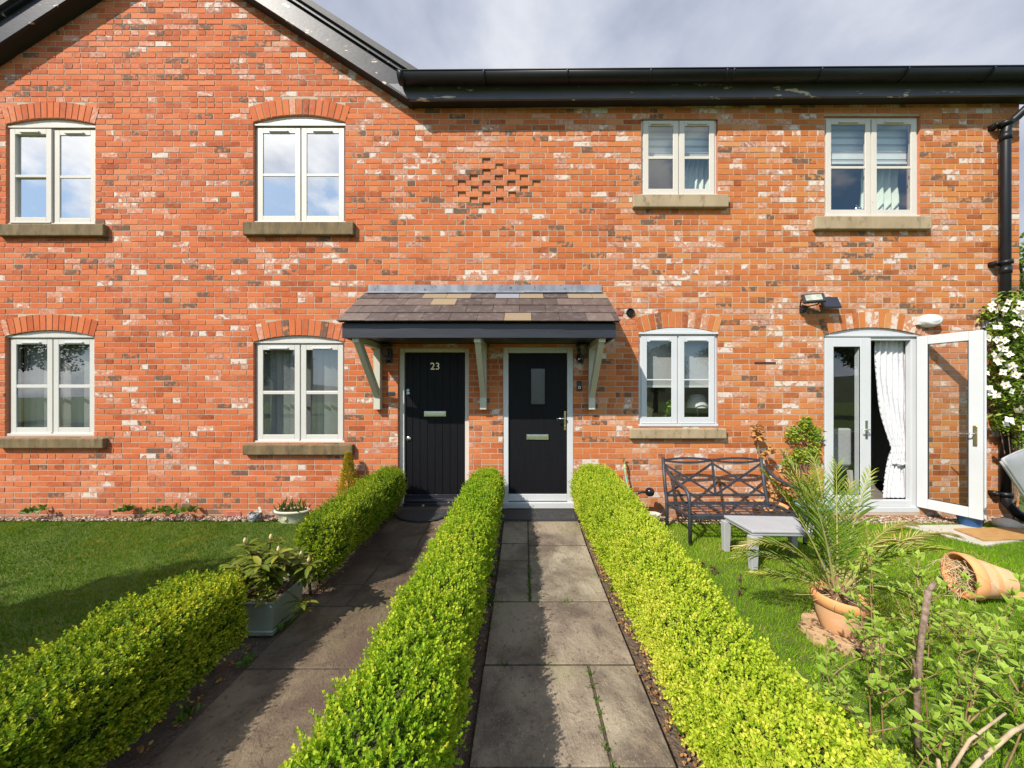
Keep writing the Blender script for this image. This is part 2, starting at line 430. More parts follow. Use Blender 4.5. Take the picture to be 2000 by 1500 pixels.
def free(z):
    cur = XL; res = []
    for a, b in blocked(z):
        if a > cur: res.append((cur, min(a, XR)))
        cur = max(cur, b)
    if cur < XR: res.append((cur, XR))
    return [(a, b) for a, b in res if b - a > 0.012]

# recessed headers of the diaper diamond: rows counted from the top, x in photograph pixels
DIA_TOP = 314.5
DIA = [[950], [975.5], [950, 1000.7], [925.5, 974.7, 1023.5], [901.7, 950, 999, 1048], [880, 927.3, 976.3, 1023.5], [901.7, 950, 1000.7], [925.5, 976.3], [950]]
ZBASE = (wz(DIA_TOP) % 0.075) - 0.0375

from mathutils import noise as mnoise
def pick_cls(x, z):
    """old paint, burnt and chalky bricks come in loose clusters, as in reclaimed brickwork"""
    a = mnoise.noise((x * .7, z * .9, 3.1)) + .5 * mnoise.noise((x * 1.9, z * 2.3, 8.7)); b = mnoise.noise((x * .8 + 9, z * 1.1, 1.7)); r = random.random()
    pw = min(max(.115 + .13 * a + .007 * x, .035), .34); pd = min(max(.055 + .07 * b, .015), .14); pc = min(max(.10 + .22 * a + .02 * x, .03), .5)
    if r < pw: return random.uniform(.89, 1.0)
    if r < pw + pd: return random.uniform(0, .06)
    if r < pw + pd + pc: return random.uniform(.80, .88)
    return random.uniform(.1, .78)
wall = MB(); tone = []; cls = []; rn = []
def brick(x0, x1, z0, z1, dy=0.0, c=None):
    y = D - 0.004 - random.uniform(-.0012, .0016) + dy
    j = lambda: random.uniform(-.0014, .0014)
    b = len(wall.v)
    q = [(x0 + j(), z0 + j()), (x1 + j(), z0 + j()), (x1 + j(), z1 + j()), (x0 + j(), z1 + j())]
    ti = [random.uniform(-.001, .001) for _ in range(4)]
    yb = max(D + 0.006, y + 0.01)
    wall.v += [(x, y + t, z) for (x, z), t in zip(q, ti)] + [(x, yb, z) for x, z in q]
    for f in ((0, 1, 2, 3), (0, 4, 5, 1), (1, 5, 6, 2), (2, 6, 7, 3), (3, 7, 4, 0)):
        wall.f.append(tuple(b + k for k in f)); wall.m.append(0)
    tv = min(max(random.gauss(.5, .23), 0), 1); rv = random.random(); cv = pick_cls((x0 + x1) / 2, z0) if c is None else c
    tone.extend([tv] * 8); cls.extend([cv] * 8); rn.extend([rv] * 8)
def mortar_quad(x0, x1, z0, z1, y):
    wall.quad((x0, y, z0), (x1, y, z0), (x1, y, z1), (x0, y, z1), 1)
    tone.extend([.5] * 4); cls.extend([.5] * 4); rn.extend([0] * 4)

JT = 0.0125
nrow = int(8.6 / 0.075)
drow0 = round((wz(DIA_TOP) - ZBASE - 0.0375) / 0.075)
for k in range(-2, nrow):
    z0 = ZBASE + k * 0.075; zc = z0 + 0.0375
    di = drow0 - k
    dia = DIA[di] if 0 <= di < 9 else None
    flem = -1 <= di <= 9
    for a, b in free(zc):
        # mortar bed, left open behind recessed headers
        cuts = [(wx(c) - 0.056, wx(c) + 0.056) for c in dia] if dia and a < wx(900) < b else []
        cur = a
        for c0, c1 in cuts:
            mortar_quad(cur, c0, z0, z0 + 0.075, D); cur = c1
        mortar_quad(cur, b, z0, z0 + 0.075, D)
        for c0, c1 in cuts:
            mortar_quad(c0, c1, z0, z0 + 0.075, D + 0.026)
            for xx in (c0, c1): wall.quad((xx, D, z0), (xx, D + 0.026, z0), (xx, D + 0.026, z0 + .075), (xx, D, z0 + .075), 1); tone.extend([.5] * 4); cls.extend([.5] * 4); rn.extend([0] * 4)
            for zz in (z0 + .002, z0 + .073): wall.quad((c0, D, zz), (c1, D, zz), (c1, D + 0.026, zz), (c0, D + 0.026, zz), 1); tone.extend([.5] * 4); cls.extend([.5] * 4); rn.extend([0] * 4)
        # joints
        if flem:
            ph = wx(950) if (drow0 - k) % 2 == 0 else wx(975)
            js = []
            i0 = math.floor((a - ph) / 0.338) - 1
            for i in range(i0, i0 + int((b - a) / 0.338) + 4):
                c = ph + i * 0.338; js += [c - 0.056, c + 0.056]
        elif k % 6 == 2:
            ph = random.uniform(0, .02); i0 = math.floor(a / 0.1125) - 1
            js = [ph + (i0 + i) * 0.1125 for i in range(int((b - a) / 0.1125) + 4)]
        else:
            ph = (0.1125 if k % 2 else 0.0) + random.uniform(-.012, .012); i0 = math.floor(a / 0.225) - 1
            js = [ph + (i0 + i) * 0.225 for i in range(int((b - a) / 0.225) + 4)]
            if random.random() < .35:      # a snapped pair now and then
                js += [random.choice(js) + 0.1125 for _ in range(4)]
        js = sorted(js); pts = [a] + [x for x in js if a + 0.045 < x < b - 0.045] + [b]
        q = [pts[0]]
        for x in pts[1:]:
            if x - q[-1] > 0.035 or x == b: q.append(x)
        for x0, x1 in zip(q, q[1:]):
            if x1 - x0 < 0.02: continue
            rec = 0.0
            if cuts and any(abs((x0 + x1) / 2 - (c0 + c1) / 2) < 0.02 for c0, c1 in cuts): rec = 0.021
            brick(x0 + (JT / 2 if x0 != a else 0), x1 - (JT / 2 if x1 != b else 0), z0 + JT / 2, z0 + 0.075 - JT / 2, rec, 0.4 if rec else None)
# arches of standing bricks
for o in OPS.values():
    if not o['zc']: continue
    n = max(9, round(o['R'] * 2 * o['ang'] / 0.083)); Ri, Re = o['R'] + 0.003, o['R'] + RING - 0.003
    P = lambda r, t: (o['cx'] + r * math.sin(t), o['cz'] + r * math.cos(t))
    m = 24
    for i in range(m):
        t0 = -o['ang'] + 2 * o['ang'] * i / m; t1 = -o['ang'] + 2 * o['ang'] * (i + 1) / m
        (a, za), (b, zb), (c, zc2), (d, zd) = P(Ri - .004, t0), P(Ri - .004, t1), P(Re + .065, t1), P(Re + .065, t0)
        wall.quad((a, D - .0015, za), (b, D - .0015, zb), (c, D - .0015, zc2), (d, D - .0015, zd), 1)
        wall.quad((a, D - .0015, za), (a, D + .10, za), (b, D + .10, zb), (b, D - .0015, zb), 2)
        tone.extend([.5] * 8); cls.extend([.5] * 8); rn.extend([0] * 8)
    for i in range(n):
        t0 = -o['ang'] + 2 * o['ang'] * i / n; t1 = -o['ang'] + 2 * o['ang'] * (i + 1) / n
        g = 0.0062; bb = len(wall.v); y = D - .0065 - random.uniform(0, .002)
        q = [P(Ri, t0 + g / Ri), P(Ri, t1 - g / Ri), P(Re + random.uniform(-.006, .004), t1 - g / Re), P(Re + random.uniform(-.006, .004), t0 + g / Re)]
        wall.v += [(x, y, z) for x, z in q] + [(x, D + .004, z) for x, z in q]
        for f in ((0, 1, 2, 3), (0, 4, 5, 1), (1, 5, 6, 2), (2, 6, 7, 3), (3, 7, 4, 0)):
            wall.f.append(tuple(bb + k2 for k2 in f)); wall.m.append(0)
        tv = min(max(random.gauss(.52, .24), 0), 1); cv = pick_cls(o['cx'] + i * .06, o['zc']); rv = random.random()
        tone.extend([tv] * 8); cls.extend([cv] * 8); rn.extend([rv] * 8)
# reveals, flank and back walls
nb = len(wall.v)
for o in OPS.values():
    zt = o['zs']
    for xx in (o['x0'], o['x1']): wall.quad((xx, D, o['zb']), (xx, D + .16, o['zb']), (xx, D + .16, zt), (xx, D, zt), 2)
    if not o['zc']: wall.quad((o['x0'] - .03, D + .003, zt - .004), (o['x1'] + .03, D + .003, zt - .004), (o['x1'] + .03, D + .003, zt + .08), (o['x0'] - .03, D + .003, zt + .08), 1)
    wall.quad((o['x0'] - .03, D + .003, o['zb'] - .08), (o['x1'] + .03, D + .003, o['zb'] - .08), (o['x1'] + .03, D + .003, o['zb'] + .003), (o['x0'] - .03, D + .003, o['zb'] + .003), 1)
    if not o['zc']: wall.quad((o['x0'], D, zt), (o['x1'], D, zt), (o['x1'], D + .16, zt), (o['x0'], D + .16, zt), 2)
    wall.quad((o['x0'], D, o['zb']), (o['x1'], D, o['zb']), (o['x1'], D + .16, o['zb']), (o['x0'], D + .16, o['zb']), 2)
YB = D + 7.5
wall.quad((XR, D, -.2), (XR, YB, -.2), (XR, YB, 5.6), (XR, D, 5.6), 2)
wall.quad((XL, D, -.2), (XL, YB, -.2), (XL, YB, 5.6), (XL, D, 5.6), 2)
wall.quad((XL, YB, -.2), (XR, YB, -.2), (XR, YB, 5.6), (XL, YB, 5.6), 2)
ex = len(wall.v) - nb
tone.extend([.5] * ex); cls.extend([.5] * ex); rn.extend([0] * ex)
wall.a = {'tone': tone, 'cls': cls, 'rnd': rn}
wall.build('wall', [M['brick'], M['mortar'], M['brick_plain']], house)

# rooms behind the front
rm = MB()
for x0, x1, z0, z1 in ((XL + .1, -3.9, 2.72, 5.45), (-3.86, 1.2, 2.72, 5.45), (1.24, 3.4, 2.72, 5.45), (3.44, XR - .1, 2.72, 5.45),
                       (XL + .1, -4.2, .05, 2.6), (-4.16, -1.85, .05, 2.6), (-1.8, .9, .05, 2.6), (1.24, XR - .1, .05, 2.6)):
    ya, yb = D + .18, D + 4.2
    rm.quad((x0, yb, z0), (x1, yb, z0), (x1, yb, z1), (x0, yb, z1))
    rm.quad((x0, ya, z0), (x0, yb, z0), (x0, yb, z1), (x0, ya, z1)); rm.quad((x1, ya, z0), (x1, yb, z0), (x1, yb, z1), (x1, ya, z1))
    rm.quad((x0, ya, z1), (x1, ya, z1), (x1, yb, z1), (x0, yb, z1)); rm.quad((x0, ya, z0), (x1, ya, z0), (x1, yb, z0), (x0, yb, z0), 1)
rm.build('interior', [M['room'], M['roomfloor']], house)

# roof, barge boards, fascia, soffit
rf = MB()
TH = 0.26
def rp(x, lift=0.0): return roofline(x) + lift
y0, y1 = D - OV - .07, YB
xv = bx0 + .25
for sgn in (1, -1):
    xe = APX + sgn * (xv - APX) * (1.0 if sgn > 0 else 1.12)
    za, ze = APZ + .335, roofline(xe) + .335
    rf.prism([(APX, za), (xe, ze), (xe, ze + .085), (APX, za + .085)] if sgn > 0 else [(APX, za), (APX, za + .085), (xe, ze + .085), (xe, ze)], y0, y1)
# lower roof over the right part, sloping back from the gutter
zr = 5.74
rf.add([(xv - .25, D - .2, zr), (XR + .25, D - .2, zr + .06), (XR + .25, D + 3.7, zr + 2.5), (xv - .25, D + 3.7, zr + 2.5),
        (xv - .25, D - .2, zr - .05), (XR + .25, D - .2, zr + .01), (XR + .25, D + 3.7, zr + 2.45), (xv - .25, D + 3.7, zr + 2.45)],
       [(0, 1, 2, 3), (7, 6, 5, 4), (0, 4, 5, 1), (1, 5, 6, 2), (2, 6, 7, 3), (3, 7, 4, 0)])
rf.add([(xv - .25, D + 3.7, zr + 2.5), (XR + .25, D + 3.7, zr + 2.5), (XR + .25, YB + .2, zr), (xv - .25, YB + .2, zr)], [(0, 1, 2, 3)])
rf.build('roof', M['slate'], house)

for sgn in (1, -1):
    b = MB(); xe = bx0 if sgn > 0 else APX - (bx0 - APX) * 1.12
    f = [(APX, APZ), (xe, roofline(xe)), (xe, roofline(xe) + .275), (APX, APZ + .275)]
    b.prism(f if sgn > 0 else [f[0], f[3], f[2], f[1]], D - OV, D - OV + .03)
    # tile bed strip above the board, set forward
    g = [(APX, APZ + .285), (xe + (.18 * sgn), roofline(xe + .18 * sgn) + .285), (xe + .18 * sgn, roofline(xe + .18 * sgn) + .33), (APX, APZ + .33)]
    b.prism(g if sgn > 0 else [g[0], g[3], g[2], g[1]], D - OV - .035, D - OV + .05)
    bo = b.build('bargeboard', M['black_paint'], house)
    s = MB(); h = [(APX, APZ + .004), (xe, roofline(xe) + .004), (xe, roofline(xe) + .024), (APX, APZ + .024)]
    s.prism(h if sgn > 0 else [h[0], h[3], h[2], h[1]], D - OV + .031, D + .02)
    s.build('soffit', M['black_matt'], bo)

zfa, zfb = W(801, 195, OV).z, W(1985, 184.5, OV).z
xfa, xfb = bx0 - .02, XR + .12
fa = MB()
fa.add([(x, y, z) for y in (D - OV, D - OV + .03) for x, z in ((xfa, zfa), (xfb, zfb), (xfb, zfb + .27), (xfa, zfa + .27))],
       [(0, 1, 2, 3), (7, 6, 5, 4), (0, 4, 5, 1), (1, 5, 6, 2), (2, 6, 7, 3), (3, 7, 4, 0)])
# kneeler board where the gable board turns level, with its sloping joint
k0 = bx0 + .02
fa.add([(k0 - .30, D - OV - .004, zfa + .205), (k0 - .02, D - OV - .004, zfa + .006), (k0 + .42, D - OV - .004, zfa + .010), (k0 + .12, D - OV - .004, zfa + .205)], [(0, 1, 2, 3)])
fo = fa.build('fascia', M['fascia_paint'], house)
s = MB(); s.add([(xfa - .05, D - OV + .031, zfa + .004), (xfb, D - OV + .031, zfb + .004), (xfb, D + .02, zfb + .03), (xfa - .05, D + .02, zfa + .03)], [(0, 1, 2, 3)])
s.build('soffit', M['black_matt'], fo)

# gutter: half round, tilted with the eaves
GR = 0.088; yg = D - OV - GR - .012
xg0, xg1 = W(780, 150, OV + GR).x, XR + .16
zg = lambda x: W(780, 139, OV + 2 * GR).z + (W(1985, 129, OV + 2 * GR).z - W(780, 139, OV + 2 * GR).z) * (x - xg0) / (xg1 - xg0)
def half_round(mb, x0, x1, r, th=0.006):
    n = 14; pts = []
    for rr in (r, r - th):
        for i in range(n + 1):
            t = PI + PI * i / n; pts.append((rr * math.cos(t), rr * math.sin(t)))
    k = n + 1
    vs = [(x, yg + a, zg(x) + c) for x in (x0, x1) for a, c in pts]
    fs = []
    for i in range(n):
        fs.append((i, i + 1, 2 * k + i + 1, 2 * k + i)); fs.append((k + i + 1, k + i, 3 * k + i, 3 * k + i + 1))
        fs.append((i + 1, i, k + i, k + i + 1)); fs.append((2 * k + i, 2 * k + i + 1, 3 * k + i + 1, 3 * k + i))
    fs += [(0, 2 * k, 3 * k, k), (n, k + n, 3 * k + n, 2 * k + n)]
    mb.add(vs, fs)
g = MB(); half_round(g, xg0, xg1, GR)
# rolled front lip and stop end
g.tube([(xg0, yg - GR, zg(xg0)), (xg1, yg - GR, zg(xg1))], 0.008, 6)
n = 14; g.add([(xg0 - .002, yg + GR * math.cos(PI + PI * i / n), zg(xg0) + GR * math.sin(PI + PI * i / n)) for i in range(n + 1)], [tuple(range(n + 1))])
go = g.build('gutter', M['gutter'], house, smooth=True)
for px in (783, 945, 1105, 1265, 1411, 1424, 1592, 1758, 1922):
    x = W(px, 150, OV + GR).x; b = MB(); wv = .05 if px == 783 else .022
    half_round(b, x, x + wv, GR + .006, .005); b.build('gutter_clip', M['gutter'], go, smooth=True)

# downpipe with swan neck, clips and shoe
xd = W(1964, 300, .09).x; yd = D - .09
d = MB()
top = Vector((XR - .06, D - OV - .10, 5.50))
pth = [top + Vector((0.03, 0, .1)), top, Vector((xd + .10, yd - .03, 5.28)), Vector((xd + .02, yd, 5.20)), Vector((xd, yd, 5.08)), Vector((xd, yd, .30))]
d.tube(pth, 0.048, 14)
d.tube([(xd, yd, 5.10), (xd, yd, 5.0)], 0.056, 14); d.tube([(xd, yd, 3.33), (xd, yd, 3.24)], 0.055, 14)
d.tube([top + Vector((-.03, .02, -.04)), top + Vector((-.10, .03, -.09))], 0.056, 14)
d.tube([(xd, yd, .36), (xd + .01, yd, .22), (xd + .06, yd - .06, .10), (xd + .12, yd - .13, .03)], [.05, .05, .052, .054], 14)
dp = d.build('downpipe', M['gutter'], house, smooth=True)
for z in (wz(242, .09), wz(513, .09), .33):
    b = MB(); b.tube([(xd, yd, z - .025), (xd, yd, z + .025)], 0.066, 14); b.box(xd - .12, xd - .05, yd + .01, D, z - .03, z + .03); b.ball((xd - .10, yd + .01, z), .028, 8)
    b.build('pipe_clip', M['gutter'], dp, smooth=True, bevel=0)
# ------------------------------------------------------------------ windows
def border(mb, x0, x1, z0, z1, w, y0, y1, wb=None, wt=None, mi=0):
    wb = w if wb is None else wb; wt = w if wt is None else wt
    mb.box(x0, x0 + w, y0, y1, z0, z1, mi); mb.box(x1 - w, x1, y0, y1, z0, z1, mi)
    if wb: mb.box(x0 + w, x1 - w, y0, y1, z0, z0 + wb, mi)
    if wt: mb.box(x0 + w, x1 - w, y0, y1, z1 - wt, z1, mi)

def arc_panel(o, zlow, drop=0.004, n=20):
    Rr = o['R'] - drop
    t = math.asin(min(1, ((o['x1'] - o['x0']) / 2 - .003) / Rr))
    pts = [(o['cx'] + Rr * math.sin(-t + 2 * t * i / n), o['cz'] + Rr * math.cos(-t + 2 * t * i / n)) for i in range(n + 1)]
    return [(pts[0][0], zlow)] + pts + [(pts[-1][0], zlow)]

def window(key, mat, glass, sillpx, sillmat, fr=.045, sash=.07, mull=.04, bar=.035, head=0.0, ajar=0):
    o = OPS[key]; x0, x1, zb, zt = o['x0'] + .003, o['x1'] - .003, o['zb'] + .004, o['zs']
    yF = D + o['rec']
    if head: zt = zt - head
    w = MB(); border(w, x0, x1, zb, zt, fr, yF, yF + .07)
    xm = (x0 + x1) / 2
    w.box(xm - mull / 2, xm + mull / 2, yF, yF + .07, zb + fr, zt - fr)
    w.box(x0 - .004, x1 + .004, yF - .035, yF - .001, zb - .002, zb + .03)                  # bottom drip rail
    win = w.build('window', mat, house, bevel=.004)
    if o['zc']:
        a = MB(); a.prism(arc_panel(o, zt + .002), yF - .022, yF + .05); a.box(x0 - .002, x1 + .002, yF - .034, yF - .0225, zt - .012, zt + .014)
        a.build('head_panel', mat, win)
    for i, (a0, a1) in enumerate(((x0 + fr - .012, xm - mull / 2 + .012), (xm + mull / 2 - .012, x1 - fr + .012))):
        c = MB(); za, zb2 = zb + fr - .012, zt - fr + .012
        yy = yF - .016 - (.02 if (ajar and i == 0) else 0)
        border(c, a0, a1, za, zb2, sash, yy, yF - .001, wb=sash + .008)
        c.box(a0 + .006, a1 - .006, yy - .008, yy - .0005, za - .004, za + .014)
        zm = (za + zb2) / 2
        c.box(a0 + sash, a1 - sash, yy + .002, yF - .003, zm - bar / 2, zm + bar / 2)
        cs = c.build('casement', mat, win, bevel=.004)
        v = MB(); vx = (a0 + a1) / 2; v.box(vx - .13, vx + .13, yy - .02, yy - .0006, zb2 - sash + .012, zb2 - sash + .032)
        v.build('trickle_vent', M['cream'] if mat is M['cream'] else M['white'], win, bevel=.003)
        gl = MB(); gl.quad((a0 + sash - .004, yF - .006, za + sash - .004), (a1 - sash + .004, yF - .006, za + sash - .004), (a1 - sash + .004, yF - .006, zb2 - sash + .004), (a0 + sash - .004, yF - .006, zb2 - sash + .004))
        gl.build('pane', glass, win)
    if sillpx:
        s = MB(); sy = .065
        s.box(wx(sillpx[0], sy), wx(sillpx[1], sy), D - sy, D + .11, wz(sillpx[3], sy), wz(sillpx[2], 0) - .002)
        s.build('sill', sillmat, win, bevel=.012)
    return win

w1 = window('ul1', M['cream'], M['glass_sky'], (-9, 201, 441, 460), M['sill_dark'], head=.02, ajar=1)
w2 = window('ul2', M['cream'], M['glass_sky'], (473, 690, 437, 458), M['sill_dark'], head=.02)
w3 = window('ll1', M['offwhite'], M['glass_low'], (-10, 200, 855, 876), M['sill_dark'], bar=.045)
w4 = window('ll2', M['offwhite'], M['glass_low'], (473, 688, 867, 889), M['sill_dark'], bar=.045)
w5 = window('ur1', M['cream'], M['glass'], (1237, 1424, 384, 404), M['sill_tan'])
w6 = window('ur2', M['cream'], M['glass'], (1593, 1821, 426, 447), M['sill_tan'])
w7 = window('lr1', M['white'], M['glass'], (1231, 1420, 836, 857), M['sill_tan'], fr=.05, sash=.075, mull=.045, bar=.017)
w1['label'] = 'cream timber window under a brick arch with its left casement ajar'
w7['label'] = 'white plastic window with a grey roller blind, plant and lamp behind it'

# inside window boards carrying what stands in the windows
for key in ('lr1', 'ur2', 'ur1'):
    o = OPS[key]; b = MB(); b.box(o['x0'] - .1, o['x1'] + .35, D + .165, D + .62, o['zb'] - .03, o['zb'] + .035)
    b.build('window_board', M['white'], house)

# ------------------------------------------------------------------ front doors
def front_door(key, leaf, frame_mat, leaf_mat, proud):
    o = OPS[key]; yF = D + o['rec']
    x0, x1, zt = o['x0'] + .002, o['x1'] - .002, o['zs'] - .002
    lx0, lx1, lt, lb = wx(leaf[0]), wx(leaf[1]), wz(leaf[2]), wz(leaf[3])
    return o, yF, x0, x1, zt, lx0, lx1, lt, lb
# number 23
o, yF, x0, x1, zt, lx0, lx1, lt, lb = front_door('d1', (787, 907, 687, 968), M['cream'], M['door_plank'], 0)
f = MB(); f.box(x0, lx0, yF, yF + .09, .0, zt); f.box(lx1, x1, yF, yF + .09, .0, zt); f.box(lx0, lx1, yF, yF + .09, lt, zt)
df = f.build('front_door', M['cream'], house, bevel=.006)
df['label'] = 'black plank door numbered 23 in a cream timber frame'
l = MB(); npl = 8; pw = (lx1 - lx0 - .008) / npl
for i in range(npl): l.box(lx0 + .004 + i * pw + .0025, lx0 + .004 + (i + 1) * pw - .0025, yF + .03, yF + .07, lb, lt - .004)
l.box(lx0 + .004, lx1 - .004, yF + .036, yF + .072, lb, lt - .005)
l.build('door_leaf', M['door_plank'], df, bevel=.003)
s = MB(); s.box(lx0, lx1, yF - .05, yF + .08, .0, wz(984)); s.box(lx0, lx1, yF - .01, yF + .08, wz(984) + .001, wz(975)); s.box(lx0, lx1, yF + .015, yF + .09, wz(975) + .001, lb - .003)
s.build('threshold', M['black_paint'], df, bevel=.004)
s = MB(); s.box(lx0 + .01, lx1 - .01, yF - .017, yF - .0105, wz(980), wz(977)); s.build('threshold_strip', M['chrome'], df)
def letter_slot(px, py, yf, parent):
    s = MB(); x, z = wx(px), wz(py); s.box(x - .15, x + .15, yf - .012, yf - .001, z - .036, z + .036); s.box(x - .135, x + .135, yf - .02, yf - .0125, z - .026, z + .02)
    s.build('letter_slot', M['chrome'], parent, bevel=.006)
letter_slot(847, 809, yF + .03, df)
s = MB(); s.lathe([(.0, -.012), (.028, -.012), (.03, 0)], Matrix.Translation((wx(794), yF + .03, wz(858))) @ Matrix.Rotation(R(90), 4, 'X'), 20); s.lathe([(.0, .012), (.03, .012), (.034, 0)], Matrix.Translation((wx(794), yF + .03, wz(858))) @ Matrix.Rotation(R(90), 4, 'X'), 20)
s.build('door_knob', M['chrome'], df, smooth=True)
s = MB(); x, z = wx(793), wz(765); s.box(x - .018, x + .022, yF + .026, yF + .0295, z - .035, z - .005); s.lathe([(.0, .001), (.018, .001)], Matrix.Translation((x, yF + .0275, z + .02)) @ Matrix.Rotation(R(90), 4, 'X'), 18); s.lathe([(.02, .003), (.012, .003)], Matrix.Translation((x, yF + .0275, z + .02)) @ Matrix.Rotation(R(90), 4, 'X'), 18)
s.build('lock_sticker', pm('white sticker', (0.75, 0.82, 0.85), (0.35, 0.55, 0.62), 60, 0.5), df)
cu = bpy.data.curves.new('number_text', 'FONT'); cu.body = '23'; cu.size = .135; cu.extrude = .002; cu.align_x = 'CENTER'
to = bpy.data.objects.new('tmp', cu); me = bpy.data.meshes.new_from_object(to); bpy.data.objects.remove(to)
me.materials.append(M['brass'])
no = bpy.data.objects.new('house_number', me); COL.objects.link(no); no.parent = df
no.rotation_euler = (R(90), 0, 0); no.location = Vector((wx(847), yF + .027, wz(721))) - org(house)

# right hand door
o, yF, x0, x1, zt, lx0, lx1, lt, lb = front_door('d2', (993, 1108, 689, 965), M['white'], M['door_grain'], 0)
f = MB(); f.box(x0, lx0, yF - .012, yF + .08, wz(990), zt); f.box(lx1, x1, yF - .012, yF + .08, wz(990), zt); f.box(lx0, lx1, yF - .012, yF + .08, lt, zt)
f.box(lx0, lx1, yF - .012, yF + .08, wz(979), lb - .004); f.box(x0 - .01, x1 + .01, yF - .07, yF - .013, wz(991), wz(980))
df2 = f.build('front_door', M['white'], house, bevel=.005)
df2['label'] = 'black grained door with a small glazed pane in a white plastic frame'
gx0, gx1, gz0, gz1 = wx(1036), wx(1066), wz(791), wz(718)
l = MB(); border(l, lx0 + .004, lx1 - .004, lb, lt - .004, gx0 - lx0, yF + .012, yF + .06, wb=gz0 - lb, wt=lt - gz1)
# right stile of the leaf is wider than the border helper makes it
l.box(gx1, lx1 - (gx0 - lx0), yF + .012, yF + .06, gz0, gz1) if lx1 - (gx0 - lx0) > gx1 else None
l.build('door_leaf', M['door_grain'], df2)
s = MB(); border(s, gx0 - .012, gx1 + .012, gz0 - .012, gz1 + .012, .022, yF + .0, yF + .0115); s.build('pane_surround', M['door_grain'], df2, bevel=.004)
s = MB(); s.quad((gx0, yF + .02, gz0), (gx1, yF + .02, gz0), (gx1, yF + .02, gz1), (gx0, yF + .02, gz1))
m, nt, out = new_mat('frosted pane'); t = NT(nt); t.l(t.pbr((0.045, 0.05, 0.053), 0.2, 0, .6, t.bump(t.noise(t.pos(), 60, 3), .4, .004)), out.inputs[0])
s.build('pane', m, df2)
s = MB(); s.box(lx0, lx1, yF + .0, yF + .0115, lb, lb + .016); s.build('weather_bar', M['gutter'], df2)
letter_slot(1050, 854, yF + .012, df2)
s = MB(); x, z = wx(1104), wz(822); s.box(x - .016, x + .016, yF, yF + .0115, z - .13, z + .13); s.lathe([(0, .008), (.012, .008), (.013, 0)], Matrix.Translation((x, yF - .001, z - .075)) @ Matrix.Rotation(R(90), 4, 'X'), 14)
h = s.build('handle_plate', M['brass'], df2, bevel=.006)
s = MB(); s.tube([(x, yF, z + .035), (x, yF - .045, z + .035), (x - .015, yF - .052, z + .035), (x - .12, yF - .05, z + .03)], [.010, .010, .010, .008], 10); s.build('door_handle', M['chrome'], df2, smooth=True)

# ------------------------------------------------------------------ french doors
o = OPS['fd']; yF = D + o['rec']; x0, x1 = o['x0'] + .003, o['x1'] - .003; zt, zb = o['zs'] - .002, wz(998)
f = MB(); fw = .055
f.box(x0, x0 + fw, yF, yF + .07, zb, zt); f.box(x1 - fw - .03, x1, yF, yF + .07, zb, zt); f.box(x0 + fw, x1 - fw - .03, yF, yF + .07, zt - .06, zt)
f.box(x0 + fw, x1 - fw - .03, yF, yF + .07, zb + .05, zb + .13); f.box(x0, x1, yF - .03, yF + .05, zb - .02, zb + .049)
fd = f.build('french_door', M['white'], house, bevel=.005)
fd['label'] = 'white glazed double door with its right leaf swung open against the wall'
a = MB(); a.prism(arc_panel(o, zt + .002), yF - .012, yF + .05); a.box(x0, x1, yF - .024, yF - .0125, zt - .01, zt + .014); a.build('head_panel', M['white'], fd)
lx0, lx1 = x0 + .03, wx(1702); lz0, lz1 = zb + .06, zt - .03
l = MB(); st = wx(1629) - lx0
l.box(lx0, lx0 + st, yF - .025, yF - .001, lz0, lz1); l.box(wx(1681), lx1, yF - .025, yF - .001, lz0, lz1)
l.box(lx0 + st, wx(1681), yF - .025, yF - .001, lz1 - .12, lz1); l.box(lx0 + st, wx(1681), yF - .025, yF - .001, lz0, lz0 + .155)
l.box(wx(1681), lx1 + .02, yF + .0, yF + .06, zb + .131, zt - .061)
l.build('door_leaf', M['white'], fd, bevel=.005)
s = MB(); s.quad((lx0 + st - .003, yF - .01, lz0 + .15), (wx(1682), yF - .01, lz0 + .15), (wx(1682), yF - .01, lz1 - .115), (lx0 + st - .003, yF - .01, lz1 - .115)); s.build('pane', M['glass'], fd)
s = MB(); border(s, lx0 + st, wx(1681), lz0 + .155, lz1 - .12, .006, yF - .022, yF - .012); s.build('gasket', M['rubber'], fd)
def lever(px, py, base, parent, left=True):
    pass
x, z = wx(1692.5), wz(839)
s = MB(); s.box(x - .017, x + .017, yF - .035, yF - .0255, z - .125, z + .125); s.build('handle_plate', M['chrome'], fd, bevel=.006)
s = MB(); s.tube([(x, yF - .035, z + .005), (x, yF - .08, z + .005), (x - .02, yF - .085, z + .005), (x - .095, yF - .083, z + .002)], .009, 10); s.build('door_handle', M['chrome'], fd, smooth=True)
# open leaf: hinged at the right jamb
H = Vector((wx(1790), yF - .03, 0)); E = Vector((5.515, 4.115, 0)); dv = (E - H); LW = dv.length; dv.normalize(); nv = Vector((-dv.y, dv.x, 0))   # nv points right/back
if nv.x < 0: nv = -nv
def leafbox(mb, u0, u1, z0, z1, t0=0.0, t1=.055):
    P = lambda u, t, z: H + dv * u + nv * t + Vector((0, 0, z))
    vs = [P(u, t, z) for z in (z0, z1) for u, t in ((u0, t0), (u1, t0), (u1, t1), (u0, t1))]
    mb.add(vs, [(0, 1, 2, 3), (7, 6, 5, 4), (0, 4, 5, 1), (1, 5, 6, 2), (2, 6, 7, 3), (3, 7, 4, 0)])
oz0, oz1 = .135, 2.425
l = MB(); sw = .10
leafbox(l, 0, sw, oz0, oz1); leafbox(l, LW - sw - .01, LW, oz0, oz1); leafbox(l, sw, LW - sw - .01, oz1 - .115, oz1); leafbox(l, sw, LW - sw - .01, oz0, oz0 + .13)
